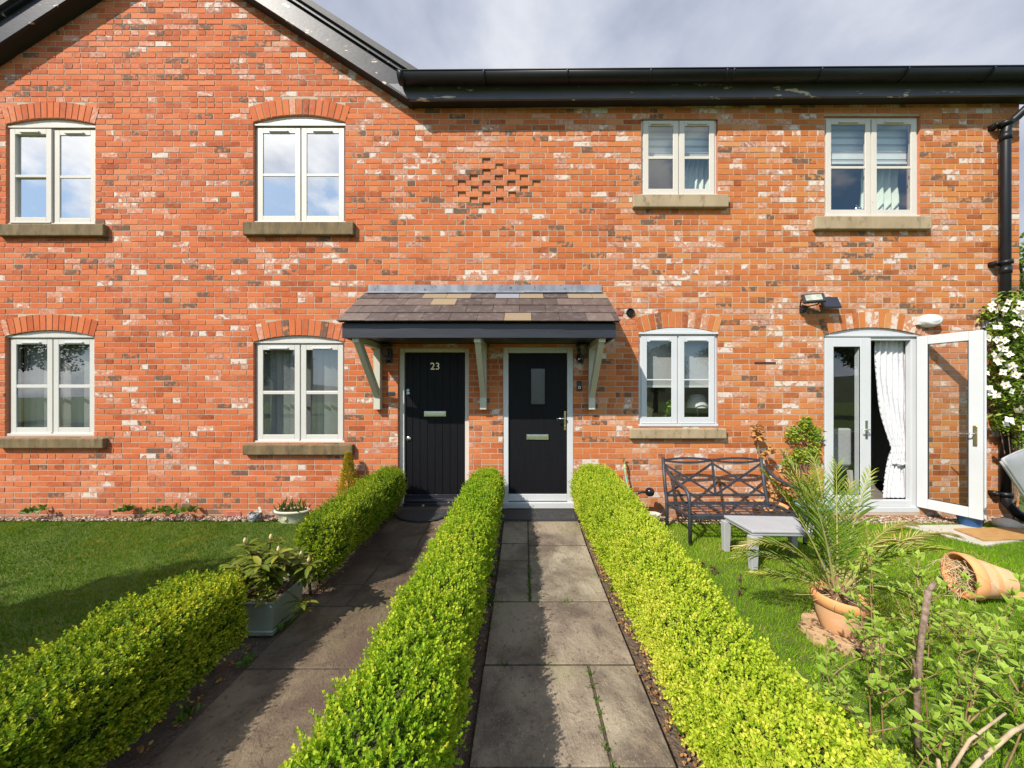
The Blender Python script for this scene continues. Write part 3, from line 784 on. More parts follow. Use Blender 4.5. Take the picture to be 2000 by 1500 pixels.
leafbox(l, LW - .02, LW + .012, oz0 + .01, oz1 - .01, .056, .068)
ol = l.build('door_leaf', M['white'], fd, bevel=.005)
s = MB(); P = lambda u, t, z: H + dv * u + nv * t + Vector((0, 0, z))
s.quad(P(sw, .028, oz0 + .13), P(LW - sw - .01, .028, oz0 + .13), P(LW - sw - .01, .028, oz1 - .115), P(sw, .028, oz1 - .115)); s.build('pane', M['glass_clear'], fd)
s = MB()
for u0, u1, z0, z1 in ((sw, sw + .007, oz0 + .13, oz1 - .115), (LW - sw - .017, LW - sw - .01, oz0 + .13, oz1 - .115), (sw + .007, LW - sw - .017, oz1 - .122, oz1 - .115), (sw + .007, LW - sw - .017, oz0 + .13, oz0 + .137)):
    leafbox(s, u0, u1, z0, z1, .004, .024)
s.build('gasket', M['rubber'], fd)
s = MB(); leafbox(s, LW - .075, LW - .04, 1.02, 1.27, -.012, -.001); s.build('handle_plate', M['brass'], fd, bevel=.006)
s = MB(); s.tube([P(LW - .058, -.012, 1.17), P(LW - .058, -.06, 1.17), P(LW - .075, -.066, 1.17), P(LW - .17, -.062, 1.168)], .009, 10); s.build('door_handle', M['chrome'], fd, smooth=True)
for z in (.35, .8, 1.35, 1.9): pass

# ------------------------------------------------------------------ porch canopy shared by the two doors
PO = .70; pz0 = wz(660, PO); pz1 = wz(631, PO); px0, px1 = wx(668, PO), wx(1203, PO)
m, nt, out = new_mat('canopy slates'); t = NT(nt)
tn = t.attr('tone').outputs['Fac']; ps = t.noise(t.pos((3, 3, 3)), 4, 5, .6)
colr = t.ramp(tn, [(0.0, (0.060, 0.045, 0.042)), (0.45, (0.095, 0.070, 0.061)), (0.62, (0.125, 0.092, 0.077)), (0.64, (0.20, 0.145, 0.088)), (0.84, (0.255, 0.19, 0.118)), (0.86, (0.18, 0.18, 0.21)), (1.0, (0.23, 0.23, 0.26))], 'LINEAR')
colr = t.mix(t.ramp(ps, [(0.50, 0.0), (0.74, 0.5)]), colr, (0.22, 0.185, 0.175))
t.l(t.pbr(colr, .55, 0, .4, t.bump(t.noise(t.pos(), 35, 5), .35, .006)), out.inputs[0]); M['slates'] = m
ye, ze = D - PO - .055, pz1 + .004
yt, zt2 = D - .03, wz(572, .03)
sl_ = MB(); tone_ = []
rows = 4; vec = Vector((0, yt - ye, zt2 - ze)); nrm_ = Vector((0, -vec.z, vec.y)).normalized()
wsl = .315
for r in range(rows):
    fa0, fa1 = r / rows, min((r + 1.35) / rows, 1.0)
    xa = px0 - .035; xs = [xa]; first = wsl * (.5 if r % 2 else 1.0) + random.uniform(-.03, .03)
    x = xa + first
    while x < px1 + .02: xs.append(x); x += wsl + random.uniform(-.006, .006)
    xs.append(px1 + .035)
    for a, b in zip(xs, xs[1:]):
        if b - a < .03: continue
        P0 = Vector((0, ye, ze)) + vec * fa0; P1 = Vector((0, ye, ze)) + vec * fa1
        lift0 = .016 + random.uniform(-.001, .002); jj = random.uniform(-.006, .006)
        g = .0025; vs = []
        for xx, Pp, lf in ((a + g, P0, lift0), (b - g, P0, lift0), (b - g, P1, .006), (a + g, P1, .006)):
            q = Pp + nrm_ * lf + (vec.normalized() * jj if lf == lift0 else Vector()); vs.append((xx, q.y, q.z))
        vs += [(v[0], v[1] - nrm_.y * .010, v[2] - nrm_.z * .010) for v in vs]
        sl_.add(vs, [(0, 1, 2, 3), (7, 6, 5, 4), (0, 4, 5, 1), (1, 5, 6, 2), (2, 6, 7, 3), (3, 7, 4, 0)])
        u = random.random(); tv = random.uniform(0, .6) if u < (.40 if r == 3 else .82) else (random.uniform(.66, .82) if u < .93 else random.uniform(.88, 1))
        tone_.extend([tv] * 8)
# main frame of the canopy is its fascia
f = MB(); f.box(px0, px1, D - PO, D - PO + .03, pz0, pz1 + .0)
f.box(px0, px0 + .03, D - PO + .03, D, pz0, pz1); f.box(px1 - .03, px1, D - PO + .03, D, pz0, pz1)
for xx in (px0, px1 - .03): f.add([(xx, D - PO + .02, pz1), (xx + .03, D - PO + .02, pz1), (xx + .03, D, pz1), (xx, D, pz1), (xx, D, zt2 - .03), (xx + .03, D, zt2 - .03)], [(0, 3, 4), (1, 5, 2), (0, 4, 5, 1), (0, 1, 2, 3)])
f.box(px0 + .03, px1 - .03, D - PO + .03, D, pz0 + .03, pz0 + .045)
M['porch_paint'] = pm('dark blue black paint', (0.012, 0.013, 0.020), (0.024, 0.025, 0.036), 5, 0.42, spec=.5, stretch=(.4, 1, 3), bump=.3, bscale=18, dirt=(.3, .3, .33), dirt_at=(.735, .75), dscale=16)
pc = f.build('porch_canopy', M['porch_paint'], house, bevel=.004)
pc['label'] = 'small slate canopy over the two black doors with dark fascia and pale brackets'
sl_.a = {'tone': tone_}; sl_.build('slates', M['slates'], pc)
b = MB(); b.add([(px0 - .03, ye + .01, ze - .004), (px1 + .03, ye + .01, ze - .004), (px1 + .03, yt, zt2 - .02), (px0 - .03, yt, zt2 - .02)], [(0, 1, 2, 3)]); b.build('roof_deck', M['black_matt'], pc)
fl = MB(); fx0, fx1 = wx(720), wx(1175)
seg = 3
for i in range(seg):
    a, b2 = fx0 + (fx1 - fx0) * i / seg, fx0 + (fx1 - fx0) * (i + 1) / seg + (.03 if i < seg - 1 else 0)
    yy = .012 + .003 * i
    top = zt2 + .115; mid = zt2 + .032
    q0 = Vector((0, yt, zt2)) + nrm_ * (.022 + .003 * i); q1 = q0 - vec.normalized() * .055
    fl.add([(a, D - yy, mid), (b2, D - yy, mid), (b2, D - yy, top), (a, D - yy, top)], [(0, 1, 2, 3)])
    fl.add([(a, D - yy, mid), (b2, D - yy, mid), (b2, q1.y, q1.z), (a, q1.y, q1.z)], [(3, 2, 1, 0)])
fl.build('flashing', M['lead'], pc)
for xp in (741, 945, 1154):
    x = wx(xp); b = MB(); hw = .043
    b.box(x - hw, x + hw, D - .085, D - .008, wz(800, .08), pz0 + .028)
    b.box(x - hw + .004, x + hw - .004, D - PO + .035, D - .086, pz0 - .045, pz0 + .028)
    b.bar((x, D - .06, wz(800, .08) + .19), (x, D - PO + .10, pz0 - .02), .07, .085, up=(0, -1, 1))
    b.build('bracket', M['post'], pc, bevel=.004)
# ------------------------------------------------------------------ small fittings of the wall that belong to the house
M['terracotta_vent'] = pm('terracotta vent', (0.45, 0.13, 0.09), (0.52, 0.19, 0.14), 12, 0.85)
for px, py in ((201, 1000), (457, 1003), (1201, 612)):
    v = MB(); x, z = wx(px), wz(py); v.box(x - .108, x + .108, D - .004, D + .01, z - .034, z + .034)
    for i in range(4): v.box(x - .10, x + .10, D - .014, D - .0045, z - .028 + i * .016, z - .02 + i * .016)
    v.build('air_brick', M['terracotta_vent'], house)
v = MB(); Mx = Matrix.Translation((wx(1231), D - .012, wz(611))) @ Matrix.Rotation(R(90), 4, 'X'); v.lathe([(.045, .0), (.052, .012), (.058, .0), (.058, -.03)], Mx, 24); v.disc(.047, -.002, Mx, 24, 1)
v.build('vent_outlet', [M['gutter'], pm('black hole', (0.003, 0.003, 0.003), None, 1, .9)], house, smooth=True)
v = MB(); v.box(wx(1473), wx(1514), D - .012, D - .003, wz(710), wz(707)); v.build('cable_clip', pm('brown plastic', (.06, .02, .015), None, 1, .5), house)
v = MB(); v.box(wx(756), wx(772), D - .010, D - .0065, wz(773), wz(766)); v.build('meter_slot', M['rubber'], house)

# ------------------------------------------------------------------ fittings hung on the wall
M['black_metal'] = pm('black metal', (0.016, 0.016, 0.018), (0.026, 0.026, 0.028), 8, .42, spec=.5)
M['lampglass'] = glass_mat('lantern pane', 1.5, 0.02, (.85, .87, .85))
def lantern(px, py, label):
    x, z = wx(px), wz(py); t = thing('wall_lantern', label, 'wall light', (x, D, z), 'lanterns under the porch canopy')
    b = MB(); b.box(x - .04, x + .04, D - .02, D - .006, z - .13, z + .06); b.tube([(x, D - .02, z - .10), (x, D - .08, z - .13), (x, D - .12, z - .10), (x, D - .12, z - .06)], .011, 8); b.ball((x, D - .12, z - .135), .02, 8)
    b.build('back_plate', M['black_metal'], t, smooth=False)
    c = MB(); Mx = Matrix.Translation((x, D - .12, z))
    c.lathe([(.03, -.06), (.042, -.05), (.045, -.045)], Mx, 6); c.lathe([(.075, .085), (.085, .09), (.055, .125), (.02, .14), (.012, .165), (.001, .17)], Mx, 6)
    for i in range(6):
        a = 2 * PI * i / 6; c.tube([(x + .043 * math.cos(a), D - .12 + .043 * math.sin(a), z - .046), (x + .074 * math.cos(a), D - .12 + .074 * math.sin(a), z + .087)], .0055, 5)
    c.build('cage', M['black_metal'], t)
    g = MB(); g.lathe([(.040, -.045), (.071, .085)], Mx, 6); g.build('pane', M['lampglass'], t)
    return t
lantern(761, 690, 'black wall lantern to the left of the plank door, beside the left bracket')
lantern(1134, 690, 'black wall lantern to the right of the door with the glazed pane')
t = thing('wall_sensor', 'black ball shaped sensor on the wall below the right lantern', 'sensor', (wx(1129), D, wz(701)))
b = MB(); b.ball((wx(1129), D - .05, wz(701)), .036, 10); b.tube([(wx(1129), D - .05, wz(701)), (wx(1129), D - .004, wz(694))], .015, 8); b.build('sensor_head', M['black_metal'], t, smooth=True)
b = MB(); b.ball((wx(1129), D - .073, wz(702)), .018, 8); b.build('lens', M['chrome'], t, smooth=True)
x, z = wx(1131), wz(754); t = thing('doorbell', 'slim black video doorbell with a pale ring button', 'doorbell', (x, D, z))
b = MB(); b.box(x - .033, x + .033, D - .03, D - .006, z - .068, z + .068); b.build('casing', M['black_metal'], t, bevel=.008)
b = MB(); Mx = Matrix.Translation((x, D - .0305, z - .02)) @ Matrix.Rotation(R(90), 4, 'X'); b.lathe([(.012, 0), (.012, .003), (.017, .003), (.017, 0)], Mx, 20); b.build('button', M['chrome'], t)

x, z = wx(1583, .15), wz(588, .15); t = thing('floodlight', 'black tilted floodlight on a bracket above the glazed double door', 'floodlight', (x, D, z))
Rm = Matrix.Translation((x + .02, D - .17, z + .03)) @ Matrix.Rotation(R(-24), 4, 'Z') @ Matrix.Rotation(R(52), 4, 'X')
def boxm(mb, Mx, sx, sy, sz, oz=0, mi=0):
    vs = [Mx @ Vector((a * sx / 2, b * sy / 2, oz + c * sz / 2)) for c in (-1, 1) for a, b in ((-1, -1), (1, -1), (1, 1), (-1, 1))]
    mb.add(vs, [(0, 3, 2, 1), (4, 5, 6, 7), (0, 1, 5, 4), (1, 2, 6, 5), (2, 3, 7, 6), (3, 0, 4, 7)], mi)
b = MB(); boxm(b, Rm, .23, .16, .03); 
for i in range(6): boxm(b, Rm @ Matrix.Translation((-.09 + i * .036, 0, -.026)), .006, .13, .022)
b.build('lamp_head', M['black_metal'], t, bevel=.005)
b = MB(); boxm(b, Rm @ Matrix.Translation((0, 0, .0165)), .17, .11, .003); b.build('lamp_lens', pm('lamp lens', (.45, .46, .40), (.2, .22, .16), 12, .15), t)
b = MB(); b.tube([Rm @ Vector((-.125, 0, 0)), Rm @ Vector((-.125, -.03, -.09)), (x - .01, D - .07, z - .06)], .008, 6); b.tube([Rm @ Vector((.12, 0, -.01)), Rm @ Vector((.06, -.02, -.09)), (x - .01, D - .07, z - .06)], .008, 6)
b.ball((x, D - .06, z - .075), .038, 8); b.box(x - .03, x + .04, D - .05, D - .005, z - .12, z - .03); b.build('mount', M['black_metal'], t)
x, z = wx(1621, .1), wz(591, .1); t = thing('solar_panel', 'small dark rectangular solar panel next to the floodlight', 'solar panel', (x, D, z))
Rm = Matrix.Translation((x, D - .10, z)) @ Matrix.Rotation(R(66), 4, 'X')
b = MB(); boxm(b, Rm, .245, .165, .022); b.box(x - .03, x + .03, D - .09, D - .005, z - .035, z + .02); b.build('panel_frame', M['black_metal'], t, bevel=.004)
b = MB(); boxm(b, Rm @ Matrix.Translation((0, 0, .012)), .225, .145, .003); b.build('cells', pm('dark solar cells', (.016, .016, .026), (.03, .026, .04), 3, .2), t)
x, z = wx(1818, .05), wz(626, .05); t = thing('bulkhead_light', 'round white bulkhead lamp above the open door leaf', 'wall light', (x, D, z))
b = MB(); Mx = Matrix.Translation((x, D - .005, z)) @ Matrix.Rotation(R(90), 4, 'X'); b.lathe([(.15, 0), (.155, .03), (.14, .055), (.13, .06)], Mx, 36, sy=.58)
b.box(x - .17, x - .10, D - .05, D - .005, z - .055, z + .055); b.build('base_ring', M['offwhite'], t, smooth=False, bevel=.004)
b = MB(); b.lathe([(.13, .055), (.12, .085), (.085, .10), (.07, .098), (.06, .104), (.001, .106)], Mx, 36, sy=.58); b.build('diffuser', pm('milky diffuser', (.72, .72, .70), (.66, .66, .64), 5, .3), t, smooth=True)
x, z = wx(1931, .05), wz(632, .05); t = thing('security_camera', 'white and black security camera beside the flowering climber', 'security camera', (x, D, z))
b = MB(); b.box(x - .035, x + .035, D - .04, D - .004, z - .05, z + .05); b.tube([(x, D - .03, z), (x + .04, D - .08, z + .01)], .016, 8); b.build('mount', M['white'], t, bevel=.006)
b = MB(); b.tube([(x + .02, D - .10, z + .02), (x + .14, D - .13, z + .035)], .038, 14); b.build('camera_body', M['black_metal'], t, bevel=.006)

# ------------------------------------------------------------------ indoors, seen through the panes
M['fabric_grey'] = pm('grey blind fabric', (.33, .325, .32), (.39, .385, .38), 40, .9, stretch=(1, 1, 8))
M['blind_white'] = pm('pale blind fabric', (.62, .64, .63), (.55, .57, .57), 3, .85)
M['sheer'] = pm('white voile', (.56, .56, .575), (.50, .50, .53), 25, .9)
def vblind(key, label):
    o = OPS[key]; t = thing('vertical_blind', label, 'blind', (o['x0'], D + .17, o['zb']), 'vertical blinds in the lower left windows')
    s = MB(); n = 13; wd = (o['x1'] - o['x0']) / n
    for i in range(n):
        xx = o['x0'] + (i + .5) * wd; a = R(30 + random.uniform(-6, 6)); h = wd * .54
        s.quad((xx - h * math.cos(a), D + .20 - h * math.sin(a), o['zb'] + .03), (xx + h * math.cos(a), D + .20 + h * math.sin(a), o['zb'] + .03), (xx + h * math.cos(a), D + .20 + h * math.sin(a), o['zs']), (xx - h * math.cos(a), D + .20 - h * math.sin(a), o['zs']))
    s.build('slats', M['fabric_grey'], t)
    r = MB(); r.box(o['x0'] - .02, o['x1'] + .02, D + .17, D + .23, o['zs'] + .002, o['zs'] + .05); r.build('headrail', M['white'], t)
vblind('ll1', 'grey vertical blind inside the leftmost lower window')
vblind('ll2', 'grey vertical blind inside the lower window next to the porch')
def rblind(key, zlow, label, mat, bands=False, x0=None, x1=None):
    o = OPS[key]; t = thing('roller_blind', label, 'blind', (o['x0'], D + .14, zlow)); x0 = x0 or o['x0'] + .03; x1 = x1 or o['x1'] - .03
    s = MB()
    if bands:
        zz = o['zs']; i = 0
        while zz > zlow + .02:
            h = .07 if i % 2 == 0 else .035
            s.box(x0, x1, D + .14 + .006 * (i % 2), D + .146 + .006 * (i % 2), max(zlow, zz - h), zz, i % 2); zz -= h; i += 1
    else: s.box(x0, x1, D + .14, D + .145, zlow, o['zs'])
    s.build('blind_cloth', [mat, M['fabric_grey']], t)
    r = MB(); r.box(x0, x1, D + .13, D + .155, zlow - .03, zlow - .001); r.build('bottom_bar', M['blind_white'], t)
rblind('ur1', wz(291), 'pale banded blind pulled halfway down in the small upper window', M['blind_white'], True)
rblind('ur2', wz(303), 'pale banded blind in the upper right window above a glass jar', M['blind_white'], True)
rblind('lr1', wz(752), 'plain grey roller blind in the white lower window beside the porch', M['fabric_grey'])

def curtain(label, prof, y, z0, z1, mat, amp=.02, pleats=9, tufts=False, holder=None):
    """prof(t) -> (x0, x1), t from 0 at the top to 1 at the hem"""
    t = thing('curtain', label, 'curtain', (prof(1)[0], y, z0)); nz, nx = 48, pleats * 8; V = []; Fc = []
    for i in range(nz + 1):
        tt = i / nz; xa, xb = prof(tt); z = z1 + (z0 - z1) * tt
        for j in range(nx + 1):
            u = j / nx; sq = min(1, (xb - xa) / (prof(0)[1] - prof(0)[0]))
            V.append((xa + (xb - xa) * u, y + amp * math.sin(u * pleats * 2 * PI + .6 * math.sin(tt * 5)) * (.6 + .4 * sq) + .006 * math.sin(u * 31 + tt * 17), z))
    for i in range(nz):
        for j in range(nx): a = i * (nx + 1) + j; Fc.append((a, a + 1, a + nx + 2, a + nx + 1))
    mb = MB(); mb.v = V; mb.f = Fc; mb.m = [0] * len(Fc); mb.build('curtain_cloth', mat, t, smooth=True)
    if tufts:
        mb = MB()
        for i in range(2, nz, 2):
            tt = i / nz; xa, xb = prof(tt); z = z1 + (z0 - z1) * tt
            for k in range(8):
                u = (k + (.0 if k == 0 else .5 * ((i // 2) % 2))) / 8; x = xa + (xb - xa) * u
                r = .0095 if k == 0 else .005
                mb.ball((x - (.008 if k == 0 else 0), y - amp * (1 if k == 0 else .9), z + random.uniform(-.006, .006)), r, 3)
        o = mb.build('tufts', mat, t, smooth=True); o['kind'] = 'stuff'
    return t
X_ = lambda p, y=-.15: wx(p, y)
def fprof(t):
    tie = 0.70
    l0, r0, lt_, rt_, l1, r1 = X_(1709), X_(1777), X_(1742), X_(1772), X_(1722), X_(1772)
    if t < tie: s = (t / tie) ** 2.6; return l0 + (lt_ - l0) * s, r0 + (rt_ - r0) * s
    s = ((t - tie) / (1 - tie)) ** .55; return lt_ + (l1 - lt_) * s, rt_ + (r1 - rt_) * s
tcur = curtain('white tufted curtain tied back in the open doorway', fprof, D + .15, wz(972, -.15), wz(662, -.15), M['sheer'], .013, 6, True)
b = MB(); b.tube([(X_(1740) + i * .022, D + .115 + .012 * math.sin(i * 1.2), wz(905, -.15) + .012 * math.sin(i * .9)) for i in range(10)], .016, 8); b.build('tie_back', M['sheer'], tcur, smooth=True)
o5, o6 = OPS['ur1'], OPS['ur2']
curtain('pale green curtain hanging at the right of the small upper window', lambda t: (o5['x1'] - .26 - .30 * max(0, t - .25), o5['x1'] + .05), D + .30, o5['zb'] + .04, o5['zs'], pm('pale green curtain cloth', (.55, .60, .55), (.62, .66, .61), 5, .9), .025, 5)
curtain('pale green curtain hanging at the right of the large upper window', lambda t: (o6['x1'] - .52 + .10 * (1 - t), o6['x1'] + .05), D + .32, o6['zb'] + .04, o6['zs'], pm('light green curtain cloth', (.55, .60, .52), (.62, .67, .59), 5, .9), .03, 5)
# jar, lamp, plant, picture on the window boards
zb6 = o6['zb'] + .036; x = wx(1672, -.28); t = thing('glass_jar', 'lidded glass jar standing inside the upper right window', 'jar', (x, D + .28, zb6))
Mx = Matrix.Translation((x, D + .28, zb6)); b = MB(); b.lathe([(.0, .0), (.062, .0), (.068, .02), (.068, .17), (.05, .195), (.05, .21)], Mx, 24); b.build('jar_body', pm('filled jar', (.50, .46, .36), (.62, .58, .48), 60, .25), t, smooth=True)
b = MB(); b.lathe([(.056, .211), (.058, .225), (.03, .25), (.012, .262), (.016, .28), (.001, .29)], Mx, 24); b.build('jar_lid', M['chrome'], t, smooth=True)
o7 = OPS['lr1']; zb7 = o7['zb'] + .036
x = wx(1362, -.42); t = thing('table_lamp', 'white shaded table lamp inside the white lower window', 'lamp', (x, D + .42, zb7)); Mx = Matrix.Translation((x, D + .42, zb7))
b = MB(); b.lathe([(.0, 0), (.07, 0), (.07, .015), (.012, .03), (.010, .34)], Mx, 20); b.build('lamp_stand', M['chrome'], t, smooth=True)
b = MB(); b.lathe([(.145, .20), (.135, .30), (.105, .375), (.07, .40)], Mx, 32); b.build('lamp_shade', M['blind_white'], t, smooth=True)
x = wx(1272, -.35); t = thing('picture_canvas', 'small tan canvas leaning in the corner of the white lower window', 'picture', (x, D + .35, zb7))
b = MB(); b.bar((x - .10, D + .34, zb7 + .005), (x - .02, D + .40, zb7 + .21), .17, .02, up=(.3, -1, 0)); b.build('canvas', pm('tan canvas', (.40, .30, .17), (.52, .42, .27), 12, .8), t)
x = wx(1305, -.30); t = thing('house_plant', 'leafy green pot plant behind the pane of the white lower window', 'plant', (x, D + .30, zb7))
b = MB(); b.lathe([(.0, 0), (.05, 0), (.06, .07), (.055, .07), (.05, .06), (.0, .06)], Matrix.Translation((x, D + .30, zb7)), 16); b.build('pot', M['white'], t, smooth=True)
n = 46; h = RNG.uniform(.05, .30, n); P = np.stack([x + RNG.normal(0, .022, n), D + .28 + RNG.normal(0, .022, n), zb7 + h], 1); Dr = rnd(n) * [1, .8, .4] + [0, -.3, .45]
V, T, e, k = scatter(OVATE, P, Dr, np.tile(UP, (n, 1)) + rnd(n, .3), RNG.uniform(.05, .09, n), .035)
M['houseleaf'] = leaf_mat('house plant leaf', [(0, (.08, .20, .02)), (1, (.22, .38, .06))], .3)
nmesh('leaves', V, T, M['houseleaf'], t, {'tone': np.repeat(RNG.random(n), k)})
# chairs in the dining room
M['chair'] = pm('grey upholstery', (.36, .37, .38), (.42, .43, .44), 20, .9); M['chairleg'] = pm('pale chair legs', (.50, .48, .45), None, 1, .6)
t = thing('dining_chair', 'grey upholstered dining chair indoors behind the closed door leaf', 'chair', (4.95, D + .72, .06))
x, y, zf = 4.95, D + .72, .06
b = MB(); b.box(x - .15, x + .17, y, y + .06, zf + .47, zf + 1.06); b.build('backrest', M['chair'], t, bevel=.03)
b = MB(); b.box(x - .17, x + .19, y + .061, y + .48, zf + .40, zf + .49); b.build('seat', M['chair'], t, bevel=.03)
for a, c in ((-.14, .03), (.16, .03), (-.14, .44), (.16, .44)):
    b = MB(); b.bar((x + a, y + c, zf + .40), (x + a * 1.15, y + c - .02, zf), .05, .05, up=(0, 1, 0), w1=.03, h1=.03); b.build('leg', M['chairleg'], t)
# ------------------------------------------------------------------ ground
def rise(Y): return max(0.0, (Y - 3.55)) * 0.125        # the paths climb a little to the doorsteps
M['soil'] = pm('dark soil', (0.085, 0.058, 0.040), (0.155, 0.11, 0.078), 16, 0.95, bump=1.0, bscale=45, bdist=.03, dirt=(.24, .17, .11), dirt_at=(.62, .68), dscale=42)
M['turf'] = pm('turf under the blades', (0.055, 0.090, 0.010), (0.11, 0.15, 0.020), 3.5, 0.95, bump=.8, bscale=90, bdist=.02)
def flag_mat(dark=False):
    m, nt, out = new_mat('shade toned flagstone' if dark else 'riven flagstone'); t = NT(nt); P = t.pos(); tone = t.attr('tone').outputs['Fac']
    a = t.ramp(tone, [(0.0, (.245, .192, .142)), (.5, (.285, .228, .168)), (1.0, (.32, .27, .195))])
    n1 = t.noise(P, 2.2, 6, .6, .4)
    a = t.mix(t.ramp(n1, [(.40, 0.0), (.60, .85)]), a, (.088, .064, .050))
    a = t.mix(t.ramp(t.noise(P, 4.5, 6, .65), [(.52, 0.0), (.68, .55)]), a, (.29, .22, .155))
    a = t.mix(t.ramp(t.noise(P, 1.4, 4, .6), [(.52, 0.0), (.66, .5)]), a, (.22, .215, .10))
    a = t.mix(t.ramp(t.noise(P, 95, 3, .6), [(.62, 0.0), (.68, .7)]), a, (.40, .34, .27))
    a = t.mix(t.ramp(t.noise(P, 38, 5, .65), [(.58, 0.0), (.66, .7)]), a, (.075, .055, .045))
    if dark: a = t.mix(1.0, t.mix(t.ramp(t.noise(P, 1.7, 5, .6, .5), [(.45, 0.0), (.6, .7)]), a, (.14, .095, .085)), (.60, .54, .48), 'MULTIPLY')  # soft tree shade on the side path put into the stone colour, with brown blotches
    mp = nt.nodes.new('ShaderNodeMapping'); mp.inputs['Scale'].default_value = (1, .55, 1); mp.inputs['Rotation'].default_value = (0, 0, .6); t.l(P, mp.inputs[0])
    w = t.noise(mp.outputs[0], 9, 9, .66, .7)
    nrm = t.bump(t.math('ADD', w, t.math('MULTIPLY', t.noise(P, 60, 4, .6), .25)), .95, .022)
    t.l(t.pbr(a, .72, 0, .35, nrm), out.inputs[0]); return m
M['flag'] = flag_mat(); M['flag_shaded'] = flag_mat(True)
M['jointing'] = pm('gritty joint sand', (.04, .032, .022), (.10, .078, .05), 30, .95, bump=.8, bscale=90, dirt=(.05, .075, .018), dirt_at=(.52, .6), dscale=3.5)

g = MB()
g.quad((-260, -260, -.035), (260, -260, -.035), (260, 330, -.035), (-260, 330, -.035)); go_ = g.build('ground', M['turf']); tag(go_, kind='structure')
def strip(name, pts_l, pts_r, z, mat):
    """band between two x functions, following the rise"""
    mb = MB(); ys = [i * .1 + .0 for i in range(-20, 47)]
    ys = [y for y in ys if y < D - .0] + [D - .001]
    for a, b in zip(ys, ys[1:]):
        mb.quad((pts_l(a), a, z + rise(a)), (pts_r(a), a, z + rise(a)), (pts_r(b), b, z + rise(b)), (pts_l(b), b, z + rise(b)))
    return tag(mb.build(name, mat), kind='structure')
strip('soil_bed', lambda y: -2.15 if y < 2.75 else -1.98, lambda y: 1.05, -.022, M['soil'])
lw = MB(); lw.quad((-14, -6, -.012), (-2.15, -6, -.012), (-2.15, D - .16, -.012), (-14, D - .16, -.012)); lw.quad((-2.15, 2.75, -.012), (-1.98, 2.75, -.012), (-1.98, D - .16, -.012), (-2.15, D - .16, -.012))
lw.quad((1.05, -6, -.012), (16, -6, -.012), (16, D - .22, -.012), (1.05, D - .22, -.012)); tag(lw.build('lawn', M['turf']), kind='structure')

# flagged paths, each stone a block with worn edges
def path(name, slabs, mat):
    mb = MB(); tn = []
    for (x0, x1, y0, y1) in slabs:
        g_ = .0085; j = lambda: random.uniform(-.003, .003); tl = random.uniform(-.003, .003)
        xs = [x0 + g_ + j(), x1 - g_ + j()]; nb_ = max(1, int((y1 - y0) / .3)); b0 = len(mb.v)
        ys = [y0 + g_ + (y1 - y0 - 2 * g_) * i / nb_ for i in range(nb_ + 1)]
        for zlow in (0, 1):
            for yy in ys:
                for k, xx in enumerate(xs): mb.v.append((xx, yy, rise(yy) + (.010 + tl * (k * 2 - 1) if zlow == 0 else -.05)))
        n = len(ys)
        for i in range(n - 1):
            mb.f.append((b0 + 2 * i, b0 + 2 * i + 1, b0 + 2 * i + 3, b0 + 2 * i + 2))
            mb.f.append((b0 + 2 * i, b0 + 2 * i + 2, b0 + 2 * n + 2 * i + 2, b0 + 2 * n + 2 * i)); mb.f.append((b0 + 2 * i + 1, b0 + 2 * n + 2 * i + 1, b0 + 2 * n + 2 * i + 3, b0 + 2 * i + 3))
        mb.f.append((b0, b0 + 2 * n, b0 + 2 * n + 1, b0 + 1)); mb.f.append((b0 + 2 * n - 2, b0 + 2 * n - 1, b0 + 4 * n - 1, b0 + 4 * n - 2))
        tn.extend([random.random()] * (4 * n))
    mb.m = [0] * len(mb.f); mb.a = {'tone': tn}
    xa, xb_ = min(s[0] for s in slabs) + .012, max(s[1] for s in slabs) - .012; strip(name + '_joints', lambda y: xa, lambda y: xb_, .0045, M['jointing'])
    o = mb.build(name, mat, None, bevel=.004); return tag(o, kind='structure')
gy = lambda py: F * EYE / (py - CY)
A0, A1 = -.245, .685
path('garden_path', [(A0, A1, -1.2, .35), (A0, .40, .35, gy(1505)), (.40, A1, .35, gy(1505)), (A0, .392, gy(1505), gy(1301)), (.392, A1, gy(1505), gy(1301)),
                     (A0, A1, gy(1301), gy(1177)), (A0, .055, gy(1177), gy(1097)), (.055, A1, gy(1177), gy(1070)), (A0, .055, gy(1097), gy(1070) + .04), (.055, A1, gy(1070), 4.22), (A0, .055, gy(1070) + .04, 4.22), (A0, A1, 4.22, D - .09)], M['flag'])
B0, B1 = -1.665, -.74
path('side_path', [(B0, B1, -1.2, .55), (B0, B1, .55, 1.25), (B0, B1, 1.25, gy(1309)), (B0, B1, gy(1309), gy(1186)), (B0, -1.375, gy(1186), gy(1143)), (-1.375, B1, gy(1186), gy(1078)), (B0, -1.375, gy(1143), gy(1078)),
                   (B0, -1.14, gy(1078), gy(1023) - .15), (-1.14, B1, gy(1078), gy(1023) - .15), (B0, B1, gy(1023) - .15, D - .06)], M['flag_shaded'])

